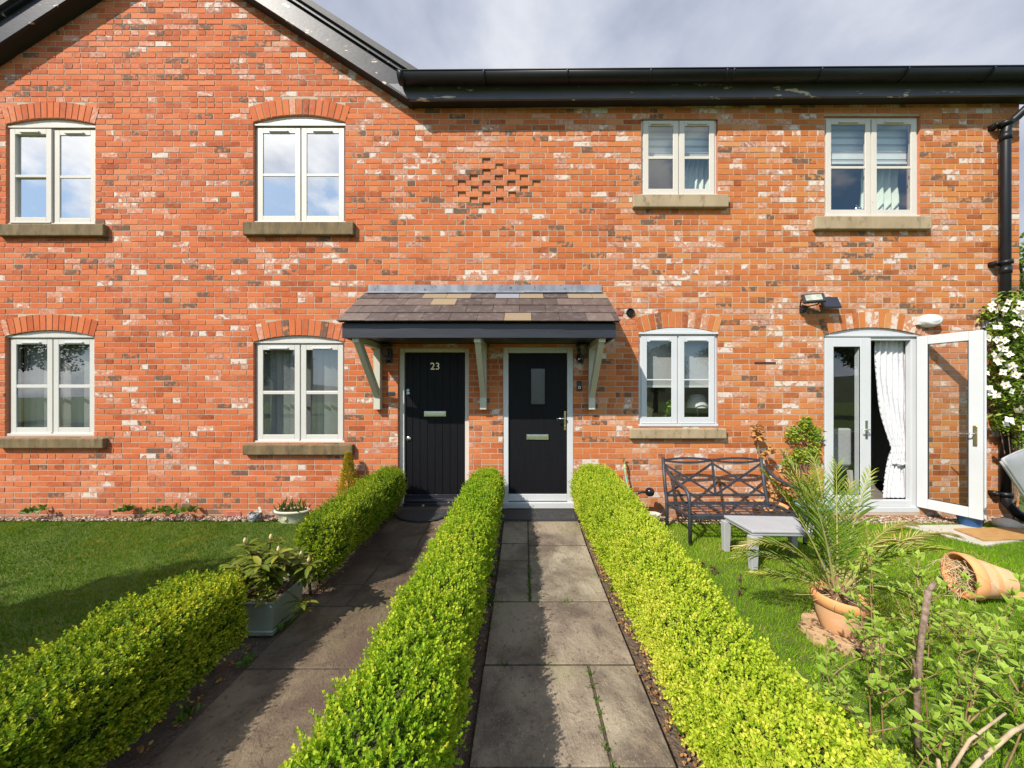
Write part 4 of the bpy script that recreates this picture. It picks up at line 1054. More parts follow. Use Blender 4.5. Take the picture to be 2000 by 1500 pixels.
# pebbles along the foot of the wall
def pebbles(x0, x1, yn, n, name):
    V = []; T = []; tn = []
    ico_v = np.array([(0, 0, 1), (1, 0, 0), (0, 1, 0), (-1, 0, 0), (0, -1, 0), (.6, .6, .6), (-.6, .6, .6), (-.6, -.6, .6), (.6, -.6, .6)])
    ico_t = np.array([(0, 5, 6), (0, 6, 7), (0, 7, 8), (0, 8, 5), (1, 2, 5), (2, 3, 6), (3, 4, 7), (4, 1, 8), (5, 2, 6), (6, 3, 7), (7, 4, 8), (8, 1, 5)])
    for i in range(n):
        s = RNG.uniform(.008, .019); a = RNG.uniform(0, 6.28); c, sn = math.cos(a), math.sin(a)
        q = ico_v * np.array([s * RNG.uniform(.8, 1.4), s, s * .7]); q = np.stack([q[:, 0] * c - q[:, 1] * sn, q[:, 0] * sn + q[:, 1] * c, q[:, 2]], 1)
        p = np.array([RNG.uniform(x0, x1), D - RNG.uniform(.005, yn) , RNG.uniform(-.014, .008)])
        V.append(q + p); T.append(ico_t + 9 * i); tn += [RNG.random()] * 9
    m, nt, out = new_mat('pebble mix'); t = NT(nt); t.l(t.pbr(t.ramp(t.attr('tone').outputs['Fac'], [(0, (.13, .08, .055)), (.4, (.27, .18, .125)), (.75, (.36, .26, .19)), (1, (.52, .45, .38))]), .8), out.inputs[0])
    o = nmesh(name, np.concatenate(V), np.concatenate(T), m, None, {'tone': tn}, True); return tag(o, 'strip of brown and cream pebbles along the foot of the brick wall', 'gravel', kind='stuff')
pb1 = pebbles(-8.2, -1.95, .13, 2200, 'gravel'); pb1['label'] = 'strip of pebbles between the left lawn and the brick wall'
pb2 = pebbles(1.15, 6.6, .24, 2200, 'gravel'); pb2['label'] = 'strip of pebbles at the wall behind the bench and glazed door'

# ------------------------------------------------------------------ turf blades
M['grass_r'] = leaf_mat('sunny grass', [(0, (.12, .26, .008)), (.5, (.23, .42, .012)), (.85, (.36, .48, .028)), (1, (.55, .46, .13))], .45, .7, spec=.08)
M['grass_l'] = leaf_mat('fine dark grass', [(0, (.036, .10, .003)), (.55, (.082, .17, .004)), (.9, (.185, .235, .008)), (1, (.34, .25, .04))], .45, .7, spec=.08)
def lumps(x, y, s):
    return (np.sin(x * 1.7 * s + 1.3) * np.sin(y * 2.1 * s + .4) + .6 * np.sin(x * 4.3 * s + y * 3.1 * s) + .4 * np.sin(x * 9 * s - y * 7.7 * s + 2)) / 2
def turf(name, label, mat, xfun, y0, y1, n, hmin, hmax, avoid=()):
    yy = RNG.uniform(y0, y1, n); u = RNG.random(n)
    lo, hi = xfun(yy); wmax = (hi - lo).max(); keep = RNG.random(n) < (hi - lo) / wmax
    yy = yy[keep]; lo = lo[keep]; hi = hi[keep]; xx = lo + (hi - lo) * u[keep]
    for f in avoid:
        k = ~f(xx, yy); xx = xx[k]; yy = yy[k]
    n = len(xx); P = np.stack([xx, yy, np.full(n, -.014)], 1)
    lean = rnd(n, .42); lean[:, 2] = 0
    sw = np.stack([np.sin(yy * 3 + xx), np.cos(xx * 2.3 - yy), np.zeros(n)], 1) * .22
    Dr = lean + sw + UP; L = RNG.uniform(hmin, hmax, n) * (1 + .3 * lumps(xx, yy, 1.3))
    V, T, e, k = scatter(BLADE, P, Dr, rnd(n), L, RNG.uniform(.0024, .0042, n))
    tone = np.clip(RNG.normal(.45, .2, n) + .34 * lumps(xx, yy, .7) + .12 * lumps(xx, yy, 2.6), 0, .93); dead = RNG.random(n) < .02 + .16 * (lumps(xx, yy, 1.3) > .40); tone[dead] = 1
    o = nmesh(name, V, T, mat, None, {'tone': np.repeat(tone, k)}); tag(o, label, 'grass', kind='stuff')
def inpoly(pts):
    P = np.array(pts)
    def f(x, y):
        ins = np.zeros(len(x), bool); k = len(P)
        for i in range(k):
            x0, y0 = P[i]; x1, y1 = P[(i + 1) % k]
            c = ((y0 > y) != (y1 > y)) & (x < (x1 - x0) * (y - y0) / (y1 - y0 + 1e-12) + x0); ins ^= c
        return ins
    return f
def gp(px, py): Y = gy(py); return ((px - CX) * Y / F, Y)
PAVER = [gp(1764, 1027), gp(1925, 1066), gp(2035, 1050), gp(1890, 1026)]
DUCK = [gp(1863, 1037), gp(1922, 1060), gp(2075, 1054), gp(1975, 1034)]
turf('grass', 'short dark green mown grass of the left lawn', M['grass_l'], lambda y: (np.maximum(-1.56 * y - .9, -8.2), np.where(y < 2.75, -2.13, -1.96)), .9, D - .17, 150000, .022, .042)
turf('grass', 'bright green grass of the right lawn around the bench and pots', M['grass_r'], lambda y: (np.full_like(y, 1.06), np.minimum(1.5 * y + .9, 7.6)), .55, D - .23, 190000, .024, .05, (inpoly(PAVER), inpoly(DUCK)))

pv = MB(); pv.slab(PAVER, -.03, .012); o = pv.build('paving_slab', pm('pale concrete', (.38, .35, .30), (.46, .42, .36), 5, .9, bump=.4, bscale=70), None, bevel=.008); tag(o, 'pale concrete slab on the grass in front of the glazed door', 'paving')
t = thing('duckboard', 'slatted brown wooden board lying flat on the grass at the right edge', 'duckboard', (*DUCK[0], .0))
P0, P1, P2, P3 = [Vector((*p, .014)) for p in DUCK]
mb = MB(); ns = 13
for i in range(ns):
    f0, f1 = i / ns + .008, (i + 1) / ns - .008
    a, b = P0.lerp(P1, f0), P0.lerp(P1, f1); c, d_ = P3.lerp(P2, f1), P3.lerp(P2, f0)
    mb.add([a, b, c, d_] + [q + Vector((0, 0, .018)) for q in (a, b, c, d_)], [(3, 2, 1, 0), (4, 5, 6, 7), (0, 1, 5, 4), (1, 2, 6, 5), (2, 3, 7, 6), (3, 0, 4, 7)])
mb.build('slats', pm('oiled slats', (.36, .19, .065), (.47, .27, .10), 9, .6, stretch=(1, 4, 1)), t)
mb = MB(); mb.bar(P0.lerp(P1, .02) + (P3 - P0) * .1 - Vector((0, 0, .008)), P0.lerp(P1, .98) + (P2 - P1) * .1 - Vector((0, 0, .008)), .04, .014); mb.bar(P0.lerp(P1, .02) + (P3 - P0) * .8 - Vector((0, 0, .008)), P0.lerp(P1, .98) + (P2 - P1) * .8 - Vector((0, 0, .008)), .04, .014)
mb.build('bearers', pm('dark bearers', (.12, .07, .03), None, 1, .8), t)

# small weeds and fallen leaves
M['weed'] = leaf_mat('weed leaf', [(0, (.05, .11, .012)), (1, (.16, .24, .03))], .35)
M['litter'] = leaf_mat('fallen leaf', [(0, (.16, .07, .02)), (.5, (.36, .17, .05)), (1, (.50, .33, .14))], .2, .8)
def tuft(name, label, spots, mat, n_each, L, wd, up=.8, cat='plant', kind='stuff', tm=LANCE):
    P = []; Dr = []
    for (x, y, r) in spots:
        a = RNG.uniform(0, 6.28, n_each); rr = r * np.sqrt(RNG.random(n_each))
        P.append(np.stack([x + rr * np.cos(a), y + rr * np.sin(a), np.full(n_each, rise(y) + .004)], 1)); d = rnd(n_each); d[:, 2] = np.abs(d[:, 2]) * .5 + up; Dr.append(d)
    P = np.concatenate(P); Dr = np.concatenate(Dr); n = len(P)
    V, T, e, k = scatter(tm, P, Dr, rnd(n), RNG.uniform(.6, 1.2, n) * L, wd)
    return tag(nmesh(name, V, T, mat, None, {'tone': np.repeat(RNG.random(n), k)}), label, cat, kind=kind)
jn = [(RNG.uniform(.385, .40), y, .02) for y in np.arange(1.25, 2.05, .085)] + [(.055, y, .014) for y in np.arange(2.75, 3.3, .05)] + [(A0 + .06 + .2 * RNG.random(), gy(1301), .03), (A0 + .05, gy(1177), .04), (.35, gy(1177), .03), (-.1, gy(1070), .03)]
tuft('joint_weeds', 'tiny grass tufts growing in the joints of the flagged path', jn, M['weed'], 16, .028, .006)
lt = [(.74 + RNG.uniform(-.03, .06), y, .04) for y in np.arange(1.2, 4.4, .05)] + [(-.34 + RNG.uniform(-.04, .06), y, .05) for y in np.arange(1.3, 4.3, .1)] + [(-1.74 + RNG.uniform(-.05, .03), y, .03) for y in np.arange(1.2, 3.2, .13)]
tuft('leaf_litter', 'dry brown leaves scattered on the soil beside the hedges', lt, M['litter'], 16, .020, .011, .02, 'leaf litter')
sw_ = [(-.30, 3.1, .03), (-.27, 2.75, .05), (-.36, 2.25, .04), (-.33, 1.9, .03), (.76, 2.9, .03), (.78, 1.7, .05), (-1.70, 2.1, .04), (-1.72, 1.75, .04), (-.8, 1.2, .04), (.74, 3.8, .03), (-1.71, 2.42, .05)]
tuft('weeds', 'small leafy weeds on the bare soil between hedge and path', sw_, M['weed'], 26, .05, .018, .5)
wf = [(-6.4, D - .13, .10), (-5.25, D - .1, .06), (-4.75, D - .12, .14), (-4.45, D - .12, .14)]
tuft('weeds', 'low green weeds among the pebbles at the foot of the left wall', wf, M['weed'], 50, .075, .035, .25)
t = thing('dandelion', 'single yellow dandelion flower in the grass near the grey table', 'flower', (*gp(1486, 1128), 0))
x, y = gp(1486, 1131); n = 60; a = RNG.uniform(0, 6.28, n); V, T, e, k = scatter(LANCE, np.tile([x, y, .045], (n, 1)), np.stack([np.cos(a), np.sin(a), RNG.uniform(.1, 1.2, n)], 1), np.tile(UP, (n, 1)) + rnd(n, .1), .02, .005)
nmesh('petals', V, T, leaf_mat('yellow petals', [(0, (.75, .55, .01)), (1, (.85, .68, .03))], .2), t, {'tone': np.repeat(RNG.random(n), k)})
b = MB(); b.tube([(x, y, 0), (x, y, .045)], .002, 5); b.build('stem', M['weed'], t)
for px, py, s in ((1371, 1108, 1.0), (1393, 1122, 1.3), (1446, 1165, 1.5)):
    x, y = gp(px, py); t = thing('dead_sprig', {1371: 'tiny withered brown sprig in the grass, farthest of three', 1393: 'withered brown sprig in the grass, middle of three', 1446: 'tall withered brown sprig in the grass beside the hedge'}[px], 'twig', (x, y, 0), 'dead sprigs in the grass')
    h = .05 * s if px != 1446 else .17; b = MB(); b.tube([(x, y, 0), (x + .01, y, h * .6), (x + .005, y + .01, h)], .003, 5); b.build('stem', M['litter'], t)
    n = 14; V, T, e, k = scatter(OVATE, np.stack([np.full(n, x), np.full(n, y), RNG.uniform(.01, h, n)], 1), rnd(n) + [0, 0, .3], rnd(n), .035, .02); nmesh('leaves', V, T, pm('withered leaf', (.05, .025, .02), (.10, .05, .035), 40, .8), t)

# ------------------------------------------------------------------ door mats
def mat_mesh(name, label, rect=None, half=None):
    m, nt, o_ = new_mat('rubber mat'); tt = NT(nt)
    vo = nt.nodes.new('ShaderNodeTexVoronoi'); vo.inputs['Scale'].default_value = 26; tt.l(tt.pos(), vo.inputs['Vector'])
    wv = tt.math('SINE', tt.math('MULTIPLY', vo.outputs['Distance'], 62))
    col = tt.mix(tt.ramp(wv, [(.55, 0.0), (.8, 1.0)]), (.022, .022, .025), (.15, .15, .15))
    tt.l(tt.pbr(col, .6, 0, .4, tt.bump(wv, .6, .006)), o_.inputs[0])
    b = MB()
    if rect:
        x0, x1, ya, yb = rect
        b.add([(x0, ya, rise(ya) + .012), (x1, ya, rise(ya) + .012), (x1, yb, rise(yb) + .012), (x0, yb, rise(yb) + .012)] + [(x0, ya, rise(ya) + .024), (x1, ya, rise(ya) + .024), (x1, yb, rise(yb) + .024), (x0, yb, rise(yb) + .024)],
              [(3, 2, 1, 0), (4, 5, 6, 7), (0, 1, 5, 4), (1, 2, 6, 5), (2, 3, 7, 6), (3, 0, 4, 7)])
    else:
        cx_, yb, rx, ry = half; pts = [(cx_ + rx * math.cos(PI + PI * i / 28), yb + ry * math.sin(PI + PI * i / 28)) for i in range(29)]
        n = len(pts); b.add([(x, y, rise(y) + .012) for x, y in pts] + [(x, y, rise(y) + .026) for x, y in pts], [tuple(range(n, 2 * n))] + [(i, (i + 1) % n, n + (i + 1) % n, n + i) for i in range(n)])
    base = tag(b.build(name, m, None, bevel=.003), label, 'door mat')
    rim = MB()
    if rect:
        for q0, q1 in (((x0 + .02, ya + .02), (x1 - .02, ya + .02)), ((x1 - .02, ya + .02), (x1 - .02, yb - .02)), ((x1 - .02, yb - .02), (x0 + .02, yb - .02)), ((x0 + .02, yb - .02), (x0 + .02, ya + .02))):
            rim.tube([(*q0, rise(q0[1]) + .024), (*q1, rise(q1[1]) + .024)], .008, 6)
    else: rim.tube([(x * 1.0, y, rise(y) + .026) for x, y in pts], .011, 6)
    rim.build('rim', M['rubber'], base)
mat_mesh('doormat', 'rectangular patterned black rubber mat before the white framed door', rect=(-.285, .675, 4.20, D - .10))
mat_mesh('doormat', 'half round black rubber mat before the plank door', half=(-1.28, D - .12, .40, .33))
# ------------------------------------------------------------------ clipped box hedges
def sstep(a, b, x): t = np.clip((x - a) / (b - a), 0, 1); return t * t * (3 - 2 * t)
def hedge(label, y0, y1, prof, n, mat, core, leaf=(.019, .0105), group='clipped box hedges along the paths', zlo=.10, sq=.55):
    """prof(y) -> (centre x, half width, height, base centre x)"""
    t = thing('box_hedge', label, 'hedge', (prof(np.array([y0]))[0][0], y0, 0), group)
    th = np.linspace(-.95, PI + .95, 260)
    cs, sn = np.cos(th), np.sin(th); ux = np.sign(cs) * np.abs(cs) ** sq; uz = np.sign(sn) * np.abs(sn) ** sq
    seg = np.hypot(np.diff(ux) * .45, np.diff(uz) * .6); cum = np.concatenate([[0], np.cumsum(seg)]); cum /= cum[-1]
    def surf(y, q, shrink=1.0):
        cx_, w, h, bx = prof(y); a = np.interp(q, cum, th); c, s = np.cos(a), np.sin(a)
        X = np.sign(c) * np.abs(c) ** sq; Z = np.sign(s) * np.abs(s) ** sq
        ends = np.clip(np.minimum(y - y0, y1 - y) / .14, 0, 1); ef = np.sqrt(np.clip(1 - (1 - ends) ** 2, 0, 1)) * .28 + .72
        hh = (h - zlo) / 2; zc = zlo + hh; low = np.clip(-Z, 0, 1)
        bump_ = 1 + .055 * np.sin(y * 9 + q * 7) + .045 * np.sin(y * 21 - q * 19 + 1) + .03 * np.sin(y * 47 + q * 31)
        x = cx_ + (bx - cx_) * low + w * ef * X * (1 - .22 * low) * bump_ * shrink
        z = zc + hh * Z * (ef * .25 + .75) * (1 + .5 * (bump_ - 1)) * (shrink if shrink == 1 else (shrink * .5 + .5 * shrink))
        return np.stack([x, y, z], 1), np.stack([X, np.zeros_like(X), Z], 1)
    # closely packed twigs inside
    ny, nq = 60, 40; V = []; Fc = []
    for i in range(ny + 1):
        y = y0 + .05 + (y1 - y0 - .1) * i / ny; p, _ = surf(np.full(nq + 1, y), np.linspace(0, 1, nq + 1), .84); V += [tuple(q) for q in p]
    for i in range(ny):
        for j in range(nq): a = i * (nq + 1) + j; Fc.append((a, a + 1, a + nq + 2, a + nq + 1))
    Fc.append(tuple(range(nq + 1))); Fc.append(tuple(ny * (nq + 1) + j for j in reversed(range(nq + 1))))
    mb = MB(); mb.v = V; mb.f = Fc; mb.m = [0] * len(Fc)
    yy = y0 + .12
    while yy < y1 - .08:
        bx = float(prof(np.array([yy]))[3][0]); mb.tube([(bx + random.uniform(-.04, .04), yy, -.03), (bx + random.uniform(-.05, .05), yy + random.uniform(-.03, .03), .25)], .012, 5); yy += .16
    mb.build('twigs', core, t)
    # shoots: little whorled sprigs all over
    ne = int(n * .10)
    y = RNG.uniform(y0, y1, n); q = RNG.random(n); P, N = surf(y, q)
    ye = np.where(RNG.random(ne) < .6, y0, y1) ; Pe, Ne = surf(np.clip(ye, y0 + .001, y1 - .001), RNG.random(ne))
    cen = np.stack([prof(ye)[0], ye, prof(ye)[2] * .55], 1); Pe = cen + (Pe - cen) * np.sqrt(RNG.random(ne))[:, None]; Ne = np.stack([np.zeros(ne), np.where(ye == y0, -1.0, 1.0), np.zeros(ne)], 1)
    P = np.concatenate([P, Pe]); N = np.concatenate([N, Ne]); n2 = len(P)
    stray = RNG.random(n2) < .13
    D0 = unit(N * .75 + UP * .55 + rnd(n2, .38)); P = P + D0 * (RNG.normal(0, .010, n2) + np.where(stray, RNG.uniform(.012, .048, n2), 0))[:, None] - N * .012
    V_, T_, E_, TN = [], [], [], []; off = 0
    tone_s = np.clip(RNG.normal(.45, .17, n2) + .22 * lumps(P[:, 0] * 3, P[:, 1], 1.0) + .10 * lumps(P[:, 2] * 4, P[:, 1] * 2, 1.3) , 0, 1)
    side = unit(np.cross(D0, rnd(n2))); side2 = np.cross(D0, side)
    npair = 4
    for k in range(npair):
        s, s2 = (side, side2) if k % 2 == 0 else (side2, side)
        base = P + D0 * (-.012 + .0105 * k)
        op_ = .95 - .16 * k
        for sg in (1, -1):
            dd = D0 * (.55 + .18 * k) + s * sg * op_ + rnd(n2, .16)
            V, T, e, kk = scatter(BOXLEAF, base, dd, D0 + rnd(n2, .15), leaf[0] * RNG.uniform(.75, 1.15, n2) * (1 - .07 * k), leaf[1])
            V_.append(V); T_.append(T + off); off += len(V)
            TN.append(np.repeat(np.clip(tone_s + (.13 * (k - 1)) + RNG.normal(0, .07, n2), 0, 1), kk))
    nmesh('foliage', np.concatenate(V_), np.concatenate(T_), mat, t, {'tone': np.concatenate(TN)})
    return t
M['core'] = pm('hedge twigs', (.035, .048, .010), (.065, .075, .018), 30, .95, bump=1, bscale=70, bdist=.02)
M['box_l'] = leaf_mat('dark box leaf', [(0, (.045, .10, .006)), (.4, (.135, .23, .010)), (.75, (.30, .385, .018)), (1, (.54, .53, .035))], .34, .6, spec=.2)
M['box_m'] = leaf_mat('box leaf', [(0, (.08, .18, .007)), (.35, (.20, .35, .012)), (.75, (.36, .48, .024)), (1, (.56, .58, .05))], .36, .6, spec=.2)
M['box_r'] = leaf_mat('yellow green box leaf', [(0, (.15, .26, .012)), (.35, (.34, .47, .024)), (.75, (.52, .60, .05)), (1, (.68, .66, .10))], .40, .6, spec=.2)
ip = lambda y, ys, vs: np.interp(y, ys, vs)
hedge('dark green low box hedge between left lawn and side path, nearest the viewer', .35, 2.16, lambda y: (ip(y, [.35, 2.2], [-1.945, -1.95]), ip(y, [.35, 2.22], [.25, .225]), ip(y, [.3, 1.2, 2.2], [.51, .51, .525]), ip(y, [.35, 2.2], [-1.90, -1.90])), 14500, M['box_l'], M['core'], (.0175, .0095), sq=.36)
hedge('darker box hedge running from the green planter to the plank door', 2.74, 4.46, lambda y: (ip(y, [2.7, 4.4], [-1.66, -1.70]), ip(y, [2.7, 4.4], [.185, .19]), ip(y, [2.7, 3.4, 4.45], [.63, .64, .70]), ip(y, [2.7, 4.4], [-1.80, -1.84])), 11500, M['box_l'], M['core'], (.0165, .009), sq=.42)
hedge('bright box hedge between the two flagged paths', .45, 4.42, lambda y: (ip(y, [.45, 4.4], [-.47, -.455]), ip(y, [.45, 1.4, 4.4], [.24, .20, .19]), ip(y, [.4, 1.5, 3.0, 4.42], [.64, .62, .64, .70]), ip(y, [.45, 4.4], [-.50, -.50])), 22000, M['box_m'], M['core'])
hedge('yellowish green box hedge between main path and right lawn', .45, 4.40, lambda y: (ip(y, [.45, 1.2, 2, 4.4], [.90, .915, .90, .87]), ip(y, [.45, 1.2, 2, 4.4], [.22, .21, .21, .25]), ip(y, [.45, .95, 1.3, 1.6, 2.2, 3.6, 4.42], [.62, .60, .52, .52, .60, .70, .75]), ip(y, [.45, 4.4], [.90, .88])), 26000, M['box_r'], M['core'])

# ------------------------------------------------------------------ planter with rhododendron
M['prim'] = pm('pale rim', (.30, .32, .27), None, 1, .5)
t = thing('planter', 'grey green square planter between the two left hedges', 'planter', (-1.87, 2.50, 0))
M['planter'] = pm('grey green planter', (.215, .24, .19), (.27, .295, .24), 3, .5, dirt=(.12, .12, .085), dirt_at=(.62, .75), dscale=6)
def taper(mb, cx_, cy_, w0, d0, w1, d1, z0, z1, mi=0):
    vs = [(cx_ + a * w0 / 2, cy_ + b * d0 / 2, z0) for a, b in ((-1, -1), (1, -1), (1, 1), (-1, 1))] + [(cx_ + a * w1 / 2, cy_ + b * d1 / 2, z1) for a, b in ((-1, -1), (1, -1), (1, 1), (-1, 1))]
    mb.add(vs, [(0, 3, 2, 1), (0, 1, 5, 4), (1, 2, 6, 5), (2, 3, 7, 6), (3, 0, 4, 7)], mi)
b = MB(); taper(b, -1.87, 2.50, .30, .30, .345, .345, .03, .235); taper(b, -1.87, 2.50, .32, .32, .32, .32, 0, .026); pl = b.build('planter_box', M['planter'], t, bevel=.004)
b = MB()
for zz, w, nm in ((.235, .352, 'rim'), (.028, .318, 'foot_rim')):
    h = w / 2; b = MB()
    b.tube([(-1.87 - h, 2.50 - h, zz), (-1.87 + h, 2.50 - h, zz), (-1.87 + h, 2.50 + h, zz), (-1.87 - h, 2.50 + h, zz), (-1.87 - h, 2.50 - h, zz)], .009, 8); b.build(nm, M['prim'], t)
b = MB(); b.quad((-2.035, 2.335, .215), (-1.705, 2.335, .215), (-1.705, 2.665, .215), (-2.035, 2.665, .215)); b.build('compost', M['soil'], t)
t = thing('rhododendron', 'young rhododendron with long leaves and fat buds in the grey green planter', 'shrub', (-1.87, 2.5, .215))
M['rhodo'] = leaf_mat('rhododendron leaf', [(0, (.055, .085, .010)), (.5, (.135, .165, .018)), (1, (.29, .27, .04))], .25, .42, spec=.3)
M['bark'] = pm('brown twig bark', (.10, .06, .035), (.19, .13, .08), 30, .9)
b = MB(); tips = []
for i in range(25):
    a = RNG.uniform(0, 6.28); r = RNG.uniform(.05, .27); tp = Vector((-1.76 + r * math.cos(a) * 1.05, 2.46 + r * math.sin(a) * .8, RNG.uniform(.30, .66) - r * .35))
    if i < 4: tp = Vector(((-1.50, 2.40, .48), (-1.93, 2.38, .62), (-1.78, 2.42, .63), (-1.58, 2.44, .50))[i])
    md = Vector((-1.87, 2.5, .25)).lerp(tp, .5) + Vector((0, 0, .02)); b.tube([(-1.87 + .04 * math.cos(a), 2.5 + .04 * math.sin(a), .21), md, tp], [.008, .006, .004], 6); tips.append(tp)
b.build('stems', M['bark'], t)
P = []; Dr = []; L = []
for tp in tips:
    for k in range(20):
        a = k * 2.4 + RNG.uniform(-.3, .3); el = RNG.uniform(-.35, .5); P.append(tp - Vector((0, 0, .02 + .004 * (k % 4) + (.07 if k > 12 else 0)))); Dr.append((math.cos(a), math.sin(a), el)); L.append(RNG.uniform(.075, .125))
n = len(P); V, T, e, k = scatter(LANCE, np.array([p[:] for p in P]), np.array(Dr), np.tile(UP, (n, 1)) + rnd(n, .2), np.array(L), np.array(L) * .30)
nmesh('leaves', V, T, M['rhodo'], t, {'tone': np.repeat(np.clip(RNG.normal(.45, .22, n), 0, 1), k)}, True)
bm = pm('pale bud scales', (.50, .38, .15), (.60, .46, .22), 60, .6); first = None
for tp in tips[:10]:
    if first is None:
        b = MB(); b.lathe([(.001, -.005), (.010, .004), (.012, .016), (.007, .030), (.001, .038)], Matrix.Translation(tp), 10); first = b.build('bud', bm, t, smooth=True); f0 = tp
    else:
        c = first.copy(); COL.objects.link(c); c.parent = t; c.location = tp - f0

# ------------------------------------------------------------------ conifers, pots by the left wall
def conifer(name, label, base, h, r, n, mat, cat='conifer'):
    t = thing(name, label, cat, base); bx, by, bz = base
    b = MB(); b.tube([(bx, by, bz), (bx, by, bz + h * .9)], [.012, .003], 6); b.build('trunk', M['bark'], t)
    u = RNG.random(n) ** .8; a = RNG.uniform(0, 6.28, n); rr = r * (1 - u) ** .8 * (.75 + .25 * np.sin(a * 5 + u * 17)) * RNG.uniform(.6, 1.05, n) + .008
    P = np.stack([bx + rr * np.cos(a), by + rr * np.sin(a), bz + .02 + u * h], 1); Dr = np.stack([np.cos(a) * .7, np.sin(a) * .7, np.full(n, .9)], 1) + rnd(n, .3)
    V, T, e, k = scatter(LANCE, P, Dr, rnd(n), RNG.uniform(.022, .04, n), .010); nmesh('crown', V, T, mat, t, {'tone': np.repeat(np.clip(.35 + .5 * RNG.random(n), 0, 1), k)})
M['gold'] = leaf_mat('golden conifer', [(0, (.16, .15, .012)), (.5, (.40, .32, .025)), (1, (.62, .47, .05))], .25)
conifer('golden_conifer', 'small golden conifer standing behind the darker hedge by the plank door', (wx(682, .12), D - .14, .0), .86, .21, 4200, M['gold'])
def pot(name, label, base, prof, mat, cat='plant pot', sx=1.0, sy=1.0, soil=None, n=32):
    t = thing(name, label, cat, base); b = MB(); Mx = Matrix.Translation(base); b.lathe(prof, Mx, n, 0, sx, sy); b.disc(prof[0][0], prof[0][1], Mx, n, 0, sx, sy); b.build('pot_wall', mat, t, smooth=True, bevel=0)
    if soil: b = MB(); b.disc(soil[0], soil[1], Mx, n, 0, sx, sy); b.build('compost', M['soil'], t)
    return t
M['cream_pot'] = pm('cream glazed planter', (.52, .49, .38), (.58, .55, .45), 4, .55)
xb = wx(572, .14); yb_ = D - .15
t = pot('trough_planter', 'cream oval planter with a medallion at the foot of the wall, beside the hedge', (xb, yb_, -.02), [(.15, 0), (.20, .135), (.225, .14), (.23, .165), (.215, .17), (.20, .165), (.19, .13)], M['cream_pot'], 'planter', 1.0, .5, (.195, .15))
b = MB(); Mx = Matrix.Translation((xb - .04, yb_ - .093, .062)) @ Matrix.Rotation(R(72), 4, 'X'); b.lathe([(.026, 0), (.026, .006), (.020, .006), (.020, .003), (.008, .003), (.001, .009)], Mx, 20, sx=1.3); b.build('medallion', pm('darker glaze', (.38, .34, .2), None, 1, .6), t)  # medallion tone darker and yellower than the planter
n = 90; P = np.stack([xb + RNG.uniform(-.17, .17, n), yb_ + RNG.uniform(-.06, .06, n), np.full(n, .13)], 1); hh = np.where(RNG.random(n) < .25, RNG.uniform(.12, .2, n), RNG.uniform(.04, .09, n)); Dr = rnd(n, .35) + UP
tt_ = thing('bedding_plants', 'spiky and leafy bedding plants growing in the cream oval planter', 'plant', (xb, yb_, .13))
V, T, e, k = scatter(LANCE, P, Dr, rnd(n), hh, .016); nmesh('leaves', V, T, M['weed'], tt_, {'tone': np.repeat(RNG.random(n) * .6, k)})
for i in range(5):
    p = (xb + (-.165, -.07, .02, .07, .11)[i], yb_ - .05, (.19, .175, .18, .19, .185)[i]); b = MB(); b.ball(p, .011, 4); b.build('flower', pm('pink petals', (.55, .20, .22), (.62, .3, .3), 60, .7), tt_)
t = pot('wicker_pot', 'small black and white patterned pot at the foot of the wall', (wx(502, .10), D - .13, -.02), [(.055, 0), (.075, .04), (.078, .09), (.074, .125), (.066, .125), (.062, .09)], (lambda: (lambda m, nt, out: (lambda tq: (tq.l(tq.pbr(tq.ramp(tq.math('SINE', tq.math('ADD', tq.math('MULTIPLY', tq.nt.nodes.new('ShaderNodeSeparateXYZ').outputs[2], 1), tq.math('MULTIPLY', tq.noise(tq.pos((9, 9, 60)), 1.5, 1), 30))), [(.4, (.03, .03, .03)), (.5, (.62, .6, .56))]), .7), out.inputs[0]), m)[1])(NT(nt)))(*new_mat('patterned weave')))(), soil=(.064, .10))
b = MB(); b.bar((wx(512, .10), D - .12, .09), (wx(507, .10), D - .11, .17), .03, .002, up=(0, 1, 0)); b.build('plant_tag', pm('faded tag', (.42, .45, .36), (.5, .5, .4), 60, .7), t)
# potted plant beside the plank door
t = pot('grey_pot', 'grey round pot half hidden behind the bright hedge at the plank door', (wx(915, .16), D - .17, rise(D - .17)), [(.085, 0), (.115, .10), (.135, .175), (.140, .19), (.13, .195), (.12, .18), (.11, .14)], pm('grey glazed pot', (.24, .24, .26), (.30, .30, .32), 5, .5), soil=(.118, .165))
x, y, z = wx(915, .16), D - .17, rise(D - .17) + .165
t = thing('skimmia', 'small dark leafed plant in the grey pot at the plank door', 'plant', (x, y, z)); n = 90; V, T, e, k = scatter(LANCE, np.stack([x - .03 + RNG.normal(0, .03, n), y + RNG.normal(0, .03, n), z + RNG.uniform(.05, .20, n)], 1), rnd(n) * [1, 1, .5] + [0, 0, .35], np.tile(UP, (n, 1)) + rnd(n, .2), RNG.uniform(.045, .075, n), .022)
nmesh('leaves', V, T, leaf_mat('glossy green leaf', [(0, (.04, .10, .012)), (1, (.13, .24, .03))], .25, .35), t, {'tone': np.repeat(RNG.random(n), k)})
b = MB(); b.tube([(x, y, z), (x - .02, y, z + .17)], .006, 6); b.build('stem', M['bark'], t)

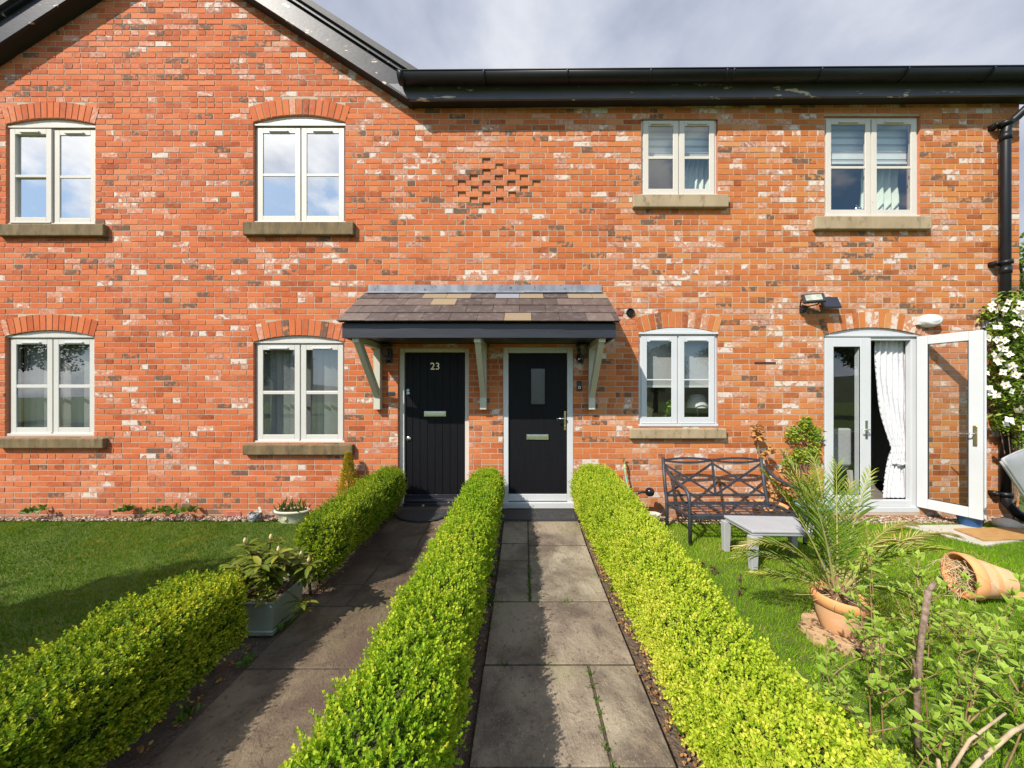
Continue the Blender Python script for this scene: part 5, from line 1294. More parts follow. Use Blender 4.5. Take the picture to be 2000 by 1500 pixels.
# ------------------------------------------------------------------ metal bench
M['iron'] = pm('dark painted iron', (.022, .024, .032), (.045, .048, .060), 14, .5, spec=.5, bump=.3, bscale=60, dirt=(.16, .15, .15), dirt_at=(.68, .75), dscale=30)
bl, br = 1.80, 3.06; ybk, yft = 4.30, 3.77
t = thing('garden_bench', 'dark metal garden bench with crossed back standing before the brick wall', 'bench', ((bl + br) / 2, 4.05, 0))
def arc3(p, q, c, n=14): p, q, c = Vector(p), Vector(q), Vector(c); return [(p * (1 - s) ** 2 + c * 2 * s * (1 - s) + q * s * s) for s in [i / n for i in range(n + 1)]]
def backpt(x, z): return Vector((x, ybk + .02 + .10 * max(0, z - .30) / .53, z))
for x in (bl, br):
    b = MB(); b.tube([(x - .01, ybk - .03, 0), (x, ybk, .30), backpt(x, .5), backpt(x, .84)], .021, 10); b.build('leg', M['iron'], t, smooth=True)
    b = MB(); b.tube([(x + .03, yft - .01, 0), (x + .03, yft, .30), (x + .03, yft + .005, .46), (x + .028, yft + .03, .545), (x + .02, yft + .10, .592), (x + .01, yft + .22, .610), (x + .005, yft + .36, .625), (x, yft + .46, .665), (x, ybk + .045, .73)], .020, 10); b.build('leg', M['iron'], t, smooth=True)
b = MB(); xm = (bl + br) / 2; zt, zbk = .80, .375
for x0_, x1_ in ((bl, xm), (xm, br)):
    for up_ in (1, -1):
        pts = arc3(backpt(x0_, zt), backpt(x1_, zt), backpt((x0_ + x1_) / 2, zt + .055 * up_), 16)
        for a, c in zip(pts, pts[1:]): b.bar(a, c, .012, .026, up=(0, 0, 1))
    b.bar(backpt(x0_, zt - .04), backpt(x1_, zbk), .012, .026); b.bar(backpt(x0_, zbk) + Vector((0, .008, 0)), backpt(x1_, zt - .04) + Vector((0, .008, 0)), .012, .026)
b.bar(backpt(xm, zt), backpt(xm, zbk), .022, .022, up=(0, 1, 0)); b.bar(backpt(bl, zbk), backpt(br, zbk), .022, .026)
b.build('backrest', M['iron'], t)
b = MB(); b.bar((bl, ybk, .285), (br, ybk, .285), .03, .035); b.bar((bl + .03, yft, .30), (br + .03, yft, .30), .03, .04); b.bar((bl, ybk, .285), (bl + .03, yft, .30), .025, .03); b.bar((br, ybk, .285), (br + .03, yft, .30), .025, .03)
for i in range(1, 6): yy = ybk + (yft - ybk) * i / 6; b.bar((bl + .01, yy, .300), (br + .01, yy, .300), .022, .006)
for i in range(1, 15): xx = bl + (br - bl) * i / 15; b.bar((xx, ybk, .2925), (xx + .16 * (1 if i % 2 else -1) * .5, yft, .306), .016, .005)
b.build('seat', M['iron'], t)

# ------------------------------------------------------------------ low grey table
M['resin'] = pm('grey resin', (.32, .325, .335), (.36, .365, .375), 6, .55, spec=.4)
cs = [(2.135, 3.615), (2.16, 3.225), (2.835, 3.205), (2.81, 3.58)]
t = thing('low_table', 'low grey plastic table on the grass in front of the bench', 'table', (2.48, 3.4, 0))
cx_, cy_ = 2.485, 3.406; b = MB(); out_ = [(cx_ + (x - cx_) * 1.045, cy_ + (y - cy_) * 1.07) for x, y in (cs[1], cs[2], cs[3], cs[0])]
b.slab(out_, .345, .372); b.slab([(cx_ + (x - cx_) * .97, cy_ + (y - cy_) * .96) for x, y in out_], .318, .3449); b.build('tabletop', M['resin'], t, bevel=.008)
for x, y in cs:
    b = MB(); sx = 1 if x < 2.5 else -1; sy = 1 if y < 3.45 else -1
    b.add([(x + a * .028, y + c * .028, 0) for a, c in ((-1, -1), (1, -1), (1, 1), (-1, 1))] + [(x + a * .036, y + c * .036, .317) for a, c in ((-1, -1), (1, -1), (1, 1), (-1, 1))], [(0, 3, 2, 1), (4, 5, 6, 7), (0, 1, 5, 4), (1, 2, 6, 5), (2, 3, 7, 6), (3, 0, 4, 7)])
    b.prism([(x + sx * .036, .317), (x + sx * .085, .317), (x + sx * .045, .29), (x + sx * .036, .25)][::(1 if sx > 0 else -1)], y - .025, y + .025)
    b.build('leg', M['resin'], t, bevel=.006)
# ------------------------------------------------------------------ palm in its terracotta pot
M['terra'] = pm('terracotta', (.60, .31, .15), (.66, .39, .22), 3, .85, bump=.25, bscale=80, dirt=(.62, .50, .38), dirt_at=(.5, .75), dscale=6)
M['terra_rim'] = pm('terracotta rim', (.62, .27, .10), (.68, .33, .14), 4, .85, bump=.25, bscale=80)
PX, PY = 2.165, 2.36
t = thing('wood_slices', 'ring of rough bark edged wood pieces under the palm pot', 'wood base', (PX, PY, 0))
for i in range(9):
    a = 2 * PI * i / 9; b = MB(); c = Vector((PX + .17 * math.cos(a) + random.uniform(-.02, .02), PY + .15 * math.sin(a), .012)); d = Vector((-math.sin(a), math.cos(a), 0)); w = random.uniform(.05, .075)
    pts = [c + d * (w * math.cos(q)) + Vector((math.cos(a), math.sin(a), 0)) * (w * 1.1 * math.sin(q)) * random.uniform(.8, 1.15) for q in [k * PI / 4 for k in range(8)]]
    b.slab([(p.x, p.y) for p in pts], -.02, .030 + random.uniform(-.012, .016)); b.build('wood_piece', pm('split wood', (.36, .22, .11), (.50, .34, .19), 20, .9, bump=.8, bscale=50, dirt=(.09, .05, .03), dirt_at=(.52, .58), dscale=24) if i == 0 else bpy.data.materials['split wood'], t)
b = MB(); b.slab([(PX + .13 * math.cos(k * PI / 6), PY + .12 * math.sin(k * PI / 6)) for k in range(12)], -.02, .020); b.build('wood_piece', bpy.data.materials['split wood'], t)
pz = .022
t = thing('terracotta_pot', 'upright terracotta pot with an orange rim holding the palm', 'plant pot', (PX, PY, pz))
Mx = Matrix.Translation((PX, PY, pz)); tilt = Matrix.Rotation(R(4), 4, 'Y'); Mx = Mx @ tilt
b = MB(); b.lathe([(.085, .0), (.10, .03), (.132, .12), (.146, .185)], Mx, 40); b.disc(.085, .001, Mx, 40); b.build('pot_wall', M['terra'], t, smooth=True)
b = MB(); b.lathe([(.146, .183), (.160, .188), (.164, .245), (.156, .256), (.143, .252), (.138, .20), (.13, .16)], Mx, 40); b.build('rim', M['terra_rim'], t, smooth=True)
b = MB(); b.disc(.139, .205, Mx, 30); b.build('compost', M['soil'], t)
t = thing('palm', 'feathery palm with yellowing fronds growing in the upright terracotta pot', 'palm', (PX, PY, .22))
M['palm'] = leaf_mat('palm leaflet', [(0, (.07, .14, .012)), (.5, (.15, .25, .018)), (.8, (.34, .34, .045)), (1, (.60, .48, .20))], .3, .42)
M['rachis'] = pm('palm rib', (.22, .22, .05), (.34, .30, .10), 20, .6); M['fibre'] = pm('palm fibre', (.20, .11, .055), (.34, .21, .12), 60, .95, bump=1, bscale=90, bdist=.02)
base = Vector((PX - .0, PY - .0, .25))
b = MB(); b.lathe([(.035, -.05), (.05, .0), (.048, .05), (.03, .10), (.012, .15)], Matrix.Translation(base), 12)
for i in range(26):
    a = i * 2.4; b.bar(base + Vector((.035 * math.cos(a), .035 * math.sin(a), -.02 + .003 * i)), base + Vector((.085 * math.cos(a), .085 * math.sin(a), .05 + .004 * i)), .016, .004, w1=.006, h1=.003)
b.build('trunk', M['fibre'], t)
def frond(az, el, L, droop, tone, seed, ll=.20, hang=.25):
    """az: heading in plan (deg, 0 = right, 90 = away), el: start elevation"""
    r = np.random.default_rng(seed); n = 26; L *= .92; ll *= .92; p = base + Vector((.03 * math.cos(R(az)), .03 * math.sin(R(az)), .05)); e = R(el); pts = [p.copy()]
    for i in range(n):
        s = L / n; d = Vector((math.cos(R(az)) * math.cos(e), math.sin(R(az)) * math.cos(e), math.sin(e))); p = p + d * s; pts.append(p.copy()); e -= R(droop) / n * (.5 + i / n)
    m = MB(); m.tube(pts, [.0065 * (1 - i / (n + 1)) + .0012 for i in range(n + 1)], 5, cap=False)
    rb = m.build('frond', M['rachis'], t)
    P = []; Dr = []; LL = []; U = []
    nl = int(2 * L / .026)
    for i in range(nl):
        f = .16 + .84 * (i // 2) / (nl / 2); q = min(f * n, n - .001); k = int(q); pp = pts[k].lerp(pts[k + 1], q - k); dd = (pts[k + 1] - pts[k]).normalized()
        sd = dd.cross(Vector((0, 0, 1))); sd = sd.normalized() if sd.length > .05 else Vector((math.sin(R(az)), -math.cos(R(az)), 0)); up_ = sd.cross(dd)
        sg = 1 if i % 2 else -1; w = dd * (.75 + .5 * f) + sd * sg * (.85 - .35 * f) + up_ * .28 + Vector((0, 0, -hang * r.uniform(.3, 1.2)))
        w += Vector(r.normal(0, .09, 3)); P.append(pp[:]); Dr.append(w[:]); LL.append(ll * (1 - .55 * abs(f - .45) / .55) * r.uniform(.8, 1.1)); U.append((up_ + sd * sg * -.4)[:])
    P = np.array(P); nn = len(P); LL = np.array(LL)
    V, T, ed, k = scatter(LANCE, P, np.array(Dr), np.array(U), LL, .0068)
    tn = np.clip(tone + r.normal(0, .12, nn) + .35 * (np.arange(nn) / nn) ** 3, 0, 1)
    nmesh('leaflets', V, T, M['palm'], rb, {'tone': np.repeat(tn, k)})
FR = [(165, 72, .98, 26, .40), (120, 78, 1.02, 16, .38), (70, 76, 1.0, 20, .36), (25, 70, .98, 26, .42), (178, 58, .84, 92, .62), (172, 40, .74, 62, .48), (0, 52, 1.00, 66, .95), (14, 54, .92, 60, .85),
      (-18, 30, .60, 105, .42), (-2, 20, .62, 85, .45), (40, 66, .92, 36, .45), (85, 68, .92, 30, .42), (168, 16, .56, 25, .5), (195, 80, .88, 22, .45), (50, 82, .95, 14, .35), (-40, 66, .7, 60, .5)]
for i, a in enumerate(FR): frond(*a, seed=40 + i, hang=.5 if a[4] > .75 else .22)
# snapped dry spears round the heart
b = MB()
for i in range(16): a = RNG.uniform(0, 6.28); b.bar(base + Vector((0, 0, .02)), base + Vector((RNG.uniform(.15, .32) * math.cos(a), RNG.uniform(.15, .30) * math.sin(a), RNG.uniform(-.02, .22))), .007, .002, w1=.002, h1=.001)
b.build('dry_spears', pm('dry straw', (.46, .34, .18), (.56, .45, .28), 30, .85), t)

# ------------------------------------------------------------------ pot lying on its side
C0 = Vector((3.55, 2.80, .176)); ax = Vector((-.95, .30, .03)).normalized()     # axis points to the mouth
zx = ax; xx_ = zx.cross(Vector((0, 0, 1))).normalized(); yy_ = zx.cross(xx_); Mx = Matrix((xx_, yy_, zx)).transposed().to_4x4(); Mx.translation = C0
t = thing('terracotta_pot', 'empty looking terracotta pot lying on its side on the grass', 'plant pot', (C0.x, C0.y, 0))
b = MB(); b.lathe([(.095, -.29), (.10, -.27), (.145, -.12), (.158, -.08)], Mx, 44); b.disc(.095, -.289, Mx, 44); b.build('pot_wall', M['terra'], t, smooth=True)
b = MB(); b.lathe([(.158, -.082), (.170, -.075), (.176, -.01), (.170, .002), (.155, -.002), (.150, -.08), (.135, -.16), (.09, -.27)], Mx, 44); b.build('rim', M['terra_rim'], t, smooth=True)
b = MB(); b.disc(.136, -.13, Mx, 30); b.lathe([(.12, -.13), (.07, -.095), (.001, -.08)], Mx, 20)
b.build('root_ball', M['fibre'], t)
t2 = thing('dead_grass', 'tangle of dry straw spilling from the mouth of the fallen pot', 'dead plant', (C0.x - .1, C0.y - .1, .05))
b = MB()
for i in range(70):
    p = Mx @ Vector((RNG.uniform(-.10, .10), RNG.uniform(-.11, .11), -.09)); q = Mx @ Vector((RNG.uniform(-.14, .14), RNG.uniform(-.14, .15), RNG.uniform(-.03, .06))); e = q + Vector((RNG.normal(-.05, .07), RNG.normal(-.05, .06), -RNG.uniform(.02, .10))); e.z = max(e.z, .008)
    b.tube([p, q, e], [.0022, .002, .0009], 4)
b.build('straw', bpy.data.materials['dry straw'], t2)
# wooden edge board beside it
t3 = thing('timber_offcut', 'orange brown timber board lying under the fallen pot', 'board', (4.1, 2.86, 0)); b = MB(); b.bar((3.74, 2.80, .008), (4.6, 2.80, .008), .07, .02); b.build('board', pm('orange timber', (.50, .27, .08), (.58, .34, .13), 8, .7, stretch=(.5, 8, 1)), t3, bevel=.003)

# ------------------------------------------------------------------ variegated shrub near the viewer
t = thing('variegated_shrub', 'leafy shrub with cream edged leaves and bare cut stems at the lower right', 'shrub', (2.0, 1.6, 0))
M['vari'] = leaf_mat('cream edged leaf', [(0, (.14, .27, .02)), (.5, (.25, .40, .035)), (1, (.38, .50, .07))], .40, .5, spec=.25, edge=((.72, .72, .36), .90))
M['fresh'] = leaf_mat('fresh green leaf', [(0, (.10, .22, .02)), (1, (.22, .36, .05))], .38, .42)
M['stem_red'] = pm('red brown stem', (.17, .10, .04), (.27, .19, .08), 40, .7); M['stem_old'] = pm('grey old stem', (.11, .065, .045), (.30, .22, .165), 45, .9, bump=.6, bscale=120)
M['stem_pale'] = pm('pale peeled branch', (.32, .23, .14), (.46, .36, .24), 25, .85, bump=.4, bscale=90)
b = MB(); b.tube([(1.80, 1.565, -.02), (1.79, 1.56, .30), (1.80, 1.55, .55), (1.83, 1.55, .765)], [.013, .0115, .0105, .012], 10); b.tube([(1.79, 1.56, .30), (1.77, 1.55, .42), (1.75, 1.54, .46)], [.008, .006, .004], 6)
b.tube([(1.83, 1.55, .76), (1.86, 1.55, .80)], [.011, .009], 8); b.build('cut_stem', M['stem_old'], t, smooth=True)
b = MB(); b.tube([(1.52, 1.30, -.02), (1.60, 1.29, .14), (1.74, 1.30, .27), (1.90, 1.33, .345), (2.06, 1.36, .37)], [.0085, .008, .0075, .007, .0055], 10); b.tube([(1.60, 1.29, .14), (1.585, 1.27, .26), (1.64, 1.26, .38), (1.80, 1.28, .46)], [.006, .0055, .005, .0035], 8)
b.tube([(2.06, 1.36, .37), (2.35, 1.45, .34), (2.7, 1.5, .27)], [.011, .008, .005], 8); b.tube([(1.62, 1.29, .15), (1.52, 1.25, .24), (1.50, 1.24, .33)], [.010, .008, .005], 8); b.build('branch', M['stem_pale'], t, smooth=True)
SH = [  # base, tip, leaf pairs, scale
 ((1.42, 1.50, 0), (1.37, 1.55, .42), 8, .9), ((1.47, 1.60, 0), (1.45, 1.62, .46), 8, .9), ((1.62, 1.60, 0), (1.50, 1.56, .84), 8, .95), ((1.70, 1.62, 0), (1.66, 1.60, .58), 7, .9),
 ((1.95, 1.70, 0), (2.02, 1.75, .80), 10, 1.0), ((2.1, 1.85, 0), (2.18, 1.9, .74), 10, 1.05), ((2.25, 1.75, 0), (2.38, 1.72, .50), 10, 1.1), ((2.45, 1.85, 0), (2.62, 1.85, .52), 10, 1.1), ((2.0, 1.45, 0), (2.12, 1.42, .62), 9, 1.0),
 ((2.2, 1.5, 0), (2.36, 1.46, .58), 10, 1.1), ((2.4, 1.6, 0), (2.56, 1.6, .74), 10, 1.0), ((1.6, 1.45, 0), (1.36, 1.48, .38), 8, .9), ((1.9, 1.5, 0), (1.93, 1.45, .56), 8, 1.0), ((2.6, 2.05, 0), (2.78, 2.1, .46), 10, 1.0),
 ((1.5, 1.35, 0), (1.60, 1.30, .34), 7, .9), ((2.15, 1.35, 0), (2.3, 1.28, .50), 9, 1.1), ((1.88, 1.85, 0), (1.93, 1.92, .76), 9, .95), ((2.75, 1.9, 0), (3.05, 1.9, .80), 11, 1.1), ((2.0, 1.30, 0), (1.98, 1.22, .36), 8, 1.0), ((2.35, 2.0, 0), (2.36, 2.05, .66), 9, .9),
 ((1.75, 1.40, 0), (1.72, 1.36, .46), 8, .9), ((2.6, 1.6, 0), (2.75, 1.55, .62), 10, 1.1), ((2.05, 1.6, 0), (2.0, 1.58, .66), 9, 1.0), ((2.3, 1.4, 0), (2.5, 1.36, .45), 9, 1.1), ((2.15, 2.1, 0), (2.2, 2.2, .80), 9, .9), ((2.5, 1.45, 0), (2.68, 1.4, .5), 9, 1.1), ((1.92, 1.62, 0), (1.86, 1.66, .70), 8, .9)]
sb = MB(); P = []; Dr = []; LL = []; TN = []; U = []
def along(p0, p1, npair, sc, lo=.30):
    c = (p0 + p1) / 2 + Vector((RNG.normal(0, .035), RNG.normal(0, .035), .03)); pts = arc3(p0, p1, c, 10); sb.tube(pts, [0.0040 * sc * (1 - .65 * i / 10) for i in range(11)], 6)
    ph = RNG.uniform(0, 3)
    for k in range(npair):
        f = lo + (1 - lo) * (k + .5) / npair; p = pts[min(10, int(f * 10))]; a0 = ph + (k % 2) * PI / 2 + RNG.normal(0, .2)
        for sg in (0, PI):
            a = a0 + sg; P.append(p[:]); Dr.append((math.cos(a), math.sin(a), RNG.uniform(.05, .9))); LL.append(sc * RNG.uniform(.03, .078) * (1 - .25 * f)); TN.append(RNG.random() * .6 + .4 * f); U.append((RNG.normal(0, .25), RNG.normal(0, .25), 1))
    for k in range(4): a = ph + k * PI / 2; P.append(p1[:]); Dr.append((math.cos(a) * .5, math.sin(a) * .5, 1)); LL.append(sc * RNG.uniform(.035, .055)); TN.append(.8); U.append((RNG.normal(0, .4), RNG.normal(0, .4), .6))
for p0, p1, npair, sc in SH:
    p0, p1 = Vector(p0), Vector(p1); along(p0, p1, npair, sc)
    for s in range(4):
        f = RNG.uniform(.25, .85); q = p0.lerp(p1, f); e = q + Vector((RNG.normal(0, .12), RNG.normal(0, .10), RNG.uniform(.08, .2))); along(q, e, 4, sc * .9, .25)
sb.build('stems', M['stem_red'], t, smooth=True)
P = np.array(P); n = len(P); V, T, e, k = scatter(OVATE, P, np.array(Dr), np.array(U) + rnd(n, .35), np.array(LL), np.array(LL) * RNG.uniform(.36, .56, n))
nmesh('leaves', V, T, M['vari'], t, {'tone': np.repeat(np.array(TN), k), 'edge': e}, True)

# ------------------------------------------------------------------ climbers and pots by the wall
def twigs_leaves(t, spots, n, mat, L, wd, spread, tmpl=OVATE, stems=True, base=None, smat=None, down=.1):
    P = []; Dr = []
    sb = MB()
    for (x, y, z, r, w) in spots:
        m = int(n * w); d = unit(rnd(m)) * (RNG.random(m) ** .45 * r)[:, None] * np.array([1, .45, 1]); P.append(np.array([x, y, z]) + d); q = rnd(m) * [1, .7, .7] + [0, -.55, -.0]; Dr.append(q)
        if base: b0 = Vector(base); sb.tube(arc3(b0, (x, y + .02, z), (b0.x + (x - b0.x) * .2, y + .04, b0.z + (z - b0.z) * .6), 8), .005, 5)
    if base: sb.build('stems', smat or M['bark'], t)
    P = np.concatenate(P); Dr = np.concatenate(Dr); n = len(P); P[:, 1] = np.minimum(P[:, 1], D - .015)
    V, T, e, k = scatter(tmpl, P, Dr, np.tile(UP, (n, 1)) + [0, -.5, 0] + rnd(n, .5), RNG.uniform(.6, 1.2, n) * L, wd)
    nmesh('leaves', V, T, mat, t, {'tone': np.repeat(RNG.random(n), k), 'edge': e})
def S(px, py, y, r, w): p = W(px, py, y); return (p.x, p.y, p.z, r, w)
t = pot('terracotta_pot', 'wide terracotta pot behind the bench, holding the withered plant', (wx(1500, .24), D - .25, 0), [(.13, 0), (.18, .20), (.20, .205), (.205, .25), (.19, .255), (.17, .2)], M['terra_rim'], soil=(.178, .225))
t = thing('withered_shrub', 'withered shrub with curled brown leaves behind the bench', 'shrub', (wx(1500, .24), D - .25, .22))
M['dryleaf'] = leaf_mat('curled dry leaf', [(0, (.24, .10, .03)), (.5, (.46, .23, .07)), (1, (.62, .40, .18))], .3, .7)
twigs_leaves(t, [S(1478, 835, .15, .07, .12), S(1500, 880, .16, .10, .12), S(1478, 850, .14, .05, .1), S(1520, 940, .2, .14, .22), S(1545, 955, .22, .16, .3), S(1500, 960, .2, .14, .14)], 210, M['dryleaf'], .085, .045, 1, base=(wx(1500, .24), D - .25, .22), smat=M['stem_red'])
t = pot('blue_green_pot', 'pale blue green pot beside the bench, holding the green climber', (wx(1585, .26), D - .28, 0), [(.14, 0), (.185, .24), (.20, .245), (.20, .275), (.185, .275), (.175, .23)], pm('blue green glaze', (.17, .28, .28), (.22, .34, .33), 4, .45), soil=(.18, .25))
t = thing('green_climber', 'fresh green climbing plant on the wall left of the glazed door', 'climber', (wx(1585, .26), D - .28, .25))
M['climb'] = leaf_mat('young climber leaf', [(0, (.10, .20, .012)), (.6, (.23, .35, .025)), (1, (.48, .50, .06))], .35, .45)
twigs_leaves(t, [S(1575, 828, .06, .11, .2), S(1552, 846, .07, .14, .2), S(1590, 850, .06, .12, .16), S(1560, 890, .08, .12, .2), S(1585, 880, .08, .12, .16), S(1535, 905, .1, .09, .06), S(1590, 935, .16, .14, .12), S(1575, 960, .22, .15, .15)], 1050, M['climb'], .045, .022, 1, base=(wx(1585, .26), D - .28, .25))
t = thing('clematis', 'white flowering clematis climbing the right end of the wall', 'climber', (wx(1968, .1), D - .12, 0))
M['clem'] = leaf_mat('clematis leaf', [(0, (.05, .11, .010)), (.6, (.14, .23, .018)), (1, (.34, .36, .04))], .28, .45)
CS = [S(1965, 600, .12, .22, .08), S(1992, 625, .16, .28, .12), S(1950, 650, .14, .18, .06), S(1985, 690, .2, .32, .15), S(1955, 710, .16, .20, .08), S(2000, 760, .2, .34, .14), S(1960, 765, .18, .24, .1), S(1985, 820, .16, .22, .08), S(1952, 820, .14, .16, .05), S(1985, 860, .12, .12, .03), S(2040, 680, .2, .4, .18), S(2040, 800, .2, .35, .1), S(1925, 615, .06, .10, .02), S(1970, 575, .06, .10, .02)]
twigs_leaves(t, CS, 4200, M['clem'], .06, .026, 1, base=(wx(1975, .1), D - .12, 0))
fm = leaf_mat('white petals', [(0, (.78, .76, .72)), (1, (.86, .85, .82))], .25, .5)
n = 4; aa = np.array([0, PI / 2, PI, 1.5 * PI]); V, T, e, k = scatter((OVATE[0] * [1, 1, .6, 1], OVATE[1]), np.zeros((4, 3)), np.stack([np.cos(aa), np.full(4, -.25), np.sin(aa)], 1), np.tile([0, -1.0, 0], (4, 1)), .048, .040)
ctr = MB(); ctr.ball((0, -.006, 0), .008, 4); cv = np.array(ctr.v); ct = []
for f in ctr.f: ct += [(f[0], f[1], f[2])] + ([(f[0], f[2], f[3])] if len(f) > 3 else [])
fme = None
def flower(p, rx, ry, rz, s):
    global fme
    if fme is None:
        o3 = org(t); ob = nmesh('flower', np.concatenate([V, cv]) + np.array(o3[:]), np.concatenate([T, np.array(ct) + len(V)]), [fm, M['gold']], t, {'tone': np.concatenate([np.full(len(V), .6), np.full(len(cv), .8)])}, False, [0] * len(T) + [1] * len(ct)); fme = ob
    else:
        ob = fme.copy(); COL.objects.link(ob); ob.parent = t
    ob.location = Vector(p) - org(t); ob.rotation_euler = (rx, ry, rz); ob.scale = (s, s, s)
fl = [(1937, 595), (1950, 600), (1962, 604), (1945, 607), (1958, 612), (1935, 603), (1985, 588), (1993, 592), (1998, 600), (1975, 600), (1968, 590), (1992, 612), (1999, 618), (1986, 606), (1952, 634), (1948, 640), (1990, 632), (1980, 630), (1998, 640), (1952, 662), (1945, 664), (1962, 665), (1930, 660), (1982, 655), (1953, 678), (1962, 682), (1944, 700), (1950, 694), (1955, 704), (1940, 692), (1948, 709), (1971, 692), (1997, 650), (1975, 714), (1981, 722), (1984, 732), (1990, 736), (1975, 728), (1921, 720), (1925, 728), (1924, 686), (1958, 727), (1964, 752), (1958, 750), (1998, 758), (1994, 765), (1975, 764), (1937, 768), (1946, 772), (1930, 758), (1992, 798), (1985, 802), (1970, 820), (1964, 828), (1975, 824), (1999, 835)]
for i, (px, py) in enumerate(fl):
    yy = .36 + .08 * RNG.random(); p = W(px, py, yy); flower(p, RNG.normal(-.35, .3), RNG.uniform(0, 6.28), RNG.normal(0, .35), RNG.uniform(.85, 1.15))
# tap and hose, ball handle, bucket
t = thing('garden_tap', 'small brass garden tap low on the wall near the hedge', 'tap', (wx(1217), D, wz(898)))
b = MB(); x, z = wx(1217), wz(899); b.tube([(x, D - .005, z), (x, D - .07, z), (x, D - .075, z - .035)], .011, 8); b.tube([(x, D - .05, z), (x, D - .05, z + .03)], .007, 6); b.bar((x - .03, D - .05, z + .035), (x + .03, D - .05, z + .035), .01, .006); b.build('tap_body', M['brass'], t)
t = thing('hose', 'pale green hose hanging from the brass tap', 'hose', (x, D - .08, 0))
b = MB(); b.tube([(x, D - .077, z - .04), (x + .005, D - .08, z - .15), (x + .03, D - .09, z - .30), (x + .08, D - .10, z - .48), (x + .10, D - .10, .02)], .010, 8); b.build('pipe', pm('mint green hose', (.16, .50, .33), (.22, .58, .40), 8, .5), t, smooth=True)
b = MB(); b.tube([(x, D - .0765, z - .036), (x, D - .078, z - .085)], .017, 10); b.build('connector', pm('green connector', (.25, .55, .38), (.6, .5, .1), 40, .5), t)
p = W(1269, 961, .22); t = thing('ball_handle', 'glossy black ball on a curved black arm sticking out beside the hedge', 'handle', (p.x, p.y, 0))
b = MB(); b.ball(p, .058, 12); b.build('ball', pm('gloss black', (.012, .012, .014), None, 1, .18), t, smooth=True)
b = MB(); b.tube([p, p + Vector((-.10, .0, .002)), p + Vector((-.19, .01, -.02)), p + Vector((-.25, .02, -.07)), p + Vector((-.26, .02, -.30)), (p.x - .26, p.y + .02, -.02)], [.016, .018, .021, .02, .016, .016], 10); b.build('arm', M['black_metal'], t, smooth=True)
p = (wx(1273, .22), D - .23, -.005); t = thing('bucket_planter', 'small white ribbed bucket planter beside the hedge under the tap', 'planter', p)
b = MB(); b.lathe([(.062, 0), (.066, .03), (.07, .032), (.075, .07), (.079, .072), (.085, .115), (.094, .12), (.094, .128), (.082, .125), (.076, .08)], Matrix.Translation(p), 28, sx=1.15, sy=.9); b.build('pot_wall', M['offwhite'], t, smooth=False)
b = MB(); b.disc(.078, .09, Matrix.Translation(p), 24, sx=1.15, sy=.9); b.build('compost', M['soil'], t)
b = MB(); b.tube([(p[0] + .10, p[1], .11), (p[0] + .125, p[1], .13), (p[0] + .13, p[1] + .02, .115)], .005, 6); b.build('handle', M['brass'], t)
# blue pot under the open leaf, white stone, grey lid
t = pot('blue_pot', 'dark blue glazed pot standing under the open glazed door leaf', (5.60, 4.30, 0), [(.09, 0), (.115, .12), (.125, .125), (.125, .15), (.115, .15), (.105, .11)], pm('blue glaze', (.02, .075, .20), (.03, .10, .26), 5, .3), soil=(.108, .125))
t = thing('stone', 'pale rounded stone on the ground beside the drainpipe shoe', 'stone', (6.02, 4.25, 0)); b = MB()
b.ball((6.02, 4.27, .03), .12, 8, sz=.62); b.ball((6.14, 4.2, .01), .08, 7, sz=.6); ob = b.build('stone_block', pm('pale limestone', (.55, .50, .42), (.66, .62, .55), 8, .9, bump=.6, bscale=30), t, smooth=True)
# grey garden box with a tipped fluted lid
t = thing('storage_box', 'grey plastic garden box with a fluted lid tipped open, at the right edge', 'storage box', (6.2, 3.75, 0))
M['greyplastic'] = pm('grey plastic', (.30, .30, .305), (.35, .35, .355), 5, .5)
b = MB(); b.box(6.0, 6.7, 3.56, 3.88, .0, .56); b.box(5.62, 6.75, 3.52, 3.9, .561, .60); b.box(5.60, 6.76, 3.51, 3.91, .601, .633); b.build('box_body', M['greyplastic'], t, bevel=.012)
b = MB(); A = Vector((5.03, 3.60, .968)); nu, nv_ = 36, 28; V0 = []
low = lambda u: A + Vector((.56, .12, -.60)) * u; top_ = lambda u: A + Vector((1.25 * u, .42 * u, .16 * math.sin(min(1, u * 1.1) * PI * .5) - .10 * u * u))
for i in range(nu + 1):
    u = i / nu
    for j in range(nv_ + 1):
        v = j / nv_; p = low(u).lerp(top_(u), v); bl_ = math.sin(PI * v) ** .7 * (u ** .6); p += Vector((-.5, -.7, .5)).normalized() * (.075 * bl_ + .0035 * math.cos(v * 70) * bl_); V0.append(p)
b.add(V0, [(i * (nv_ + 1) + j, (i + 1) * (nv_ + 1) + j, (i + 1) * (nv_ + 1) + j + 1, i * (nv_ + 1) + j + 1) for i in range(nu) for j in range(nv_)])
b.tube([low(i / 10) + Vector((-.004, -.004, -.006)) for i in range(11)], .011, 8); b.tube([low(i / 10) + Vector((-.010, .006, -.028)) for i in range(11)], .008, 8); b.tube([top_(i / 10) for i in range(11)], .008, 8)
b.build('lid', M['greyplastic'], t, smooth=True, solid=.006)

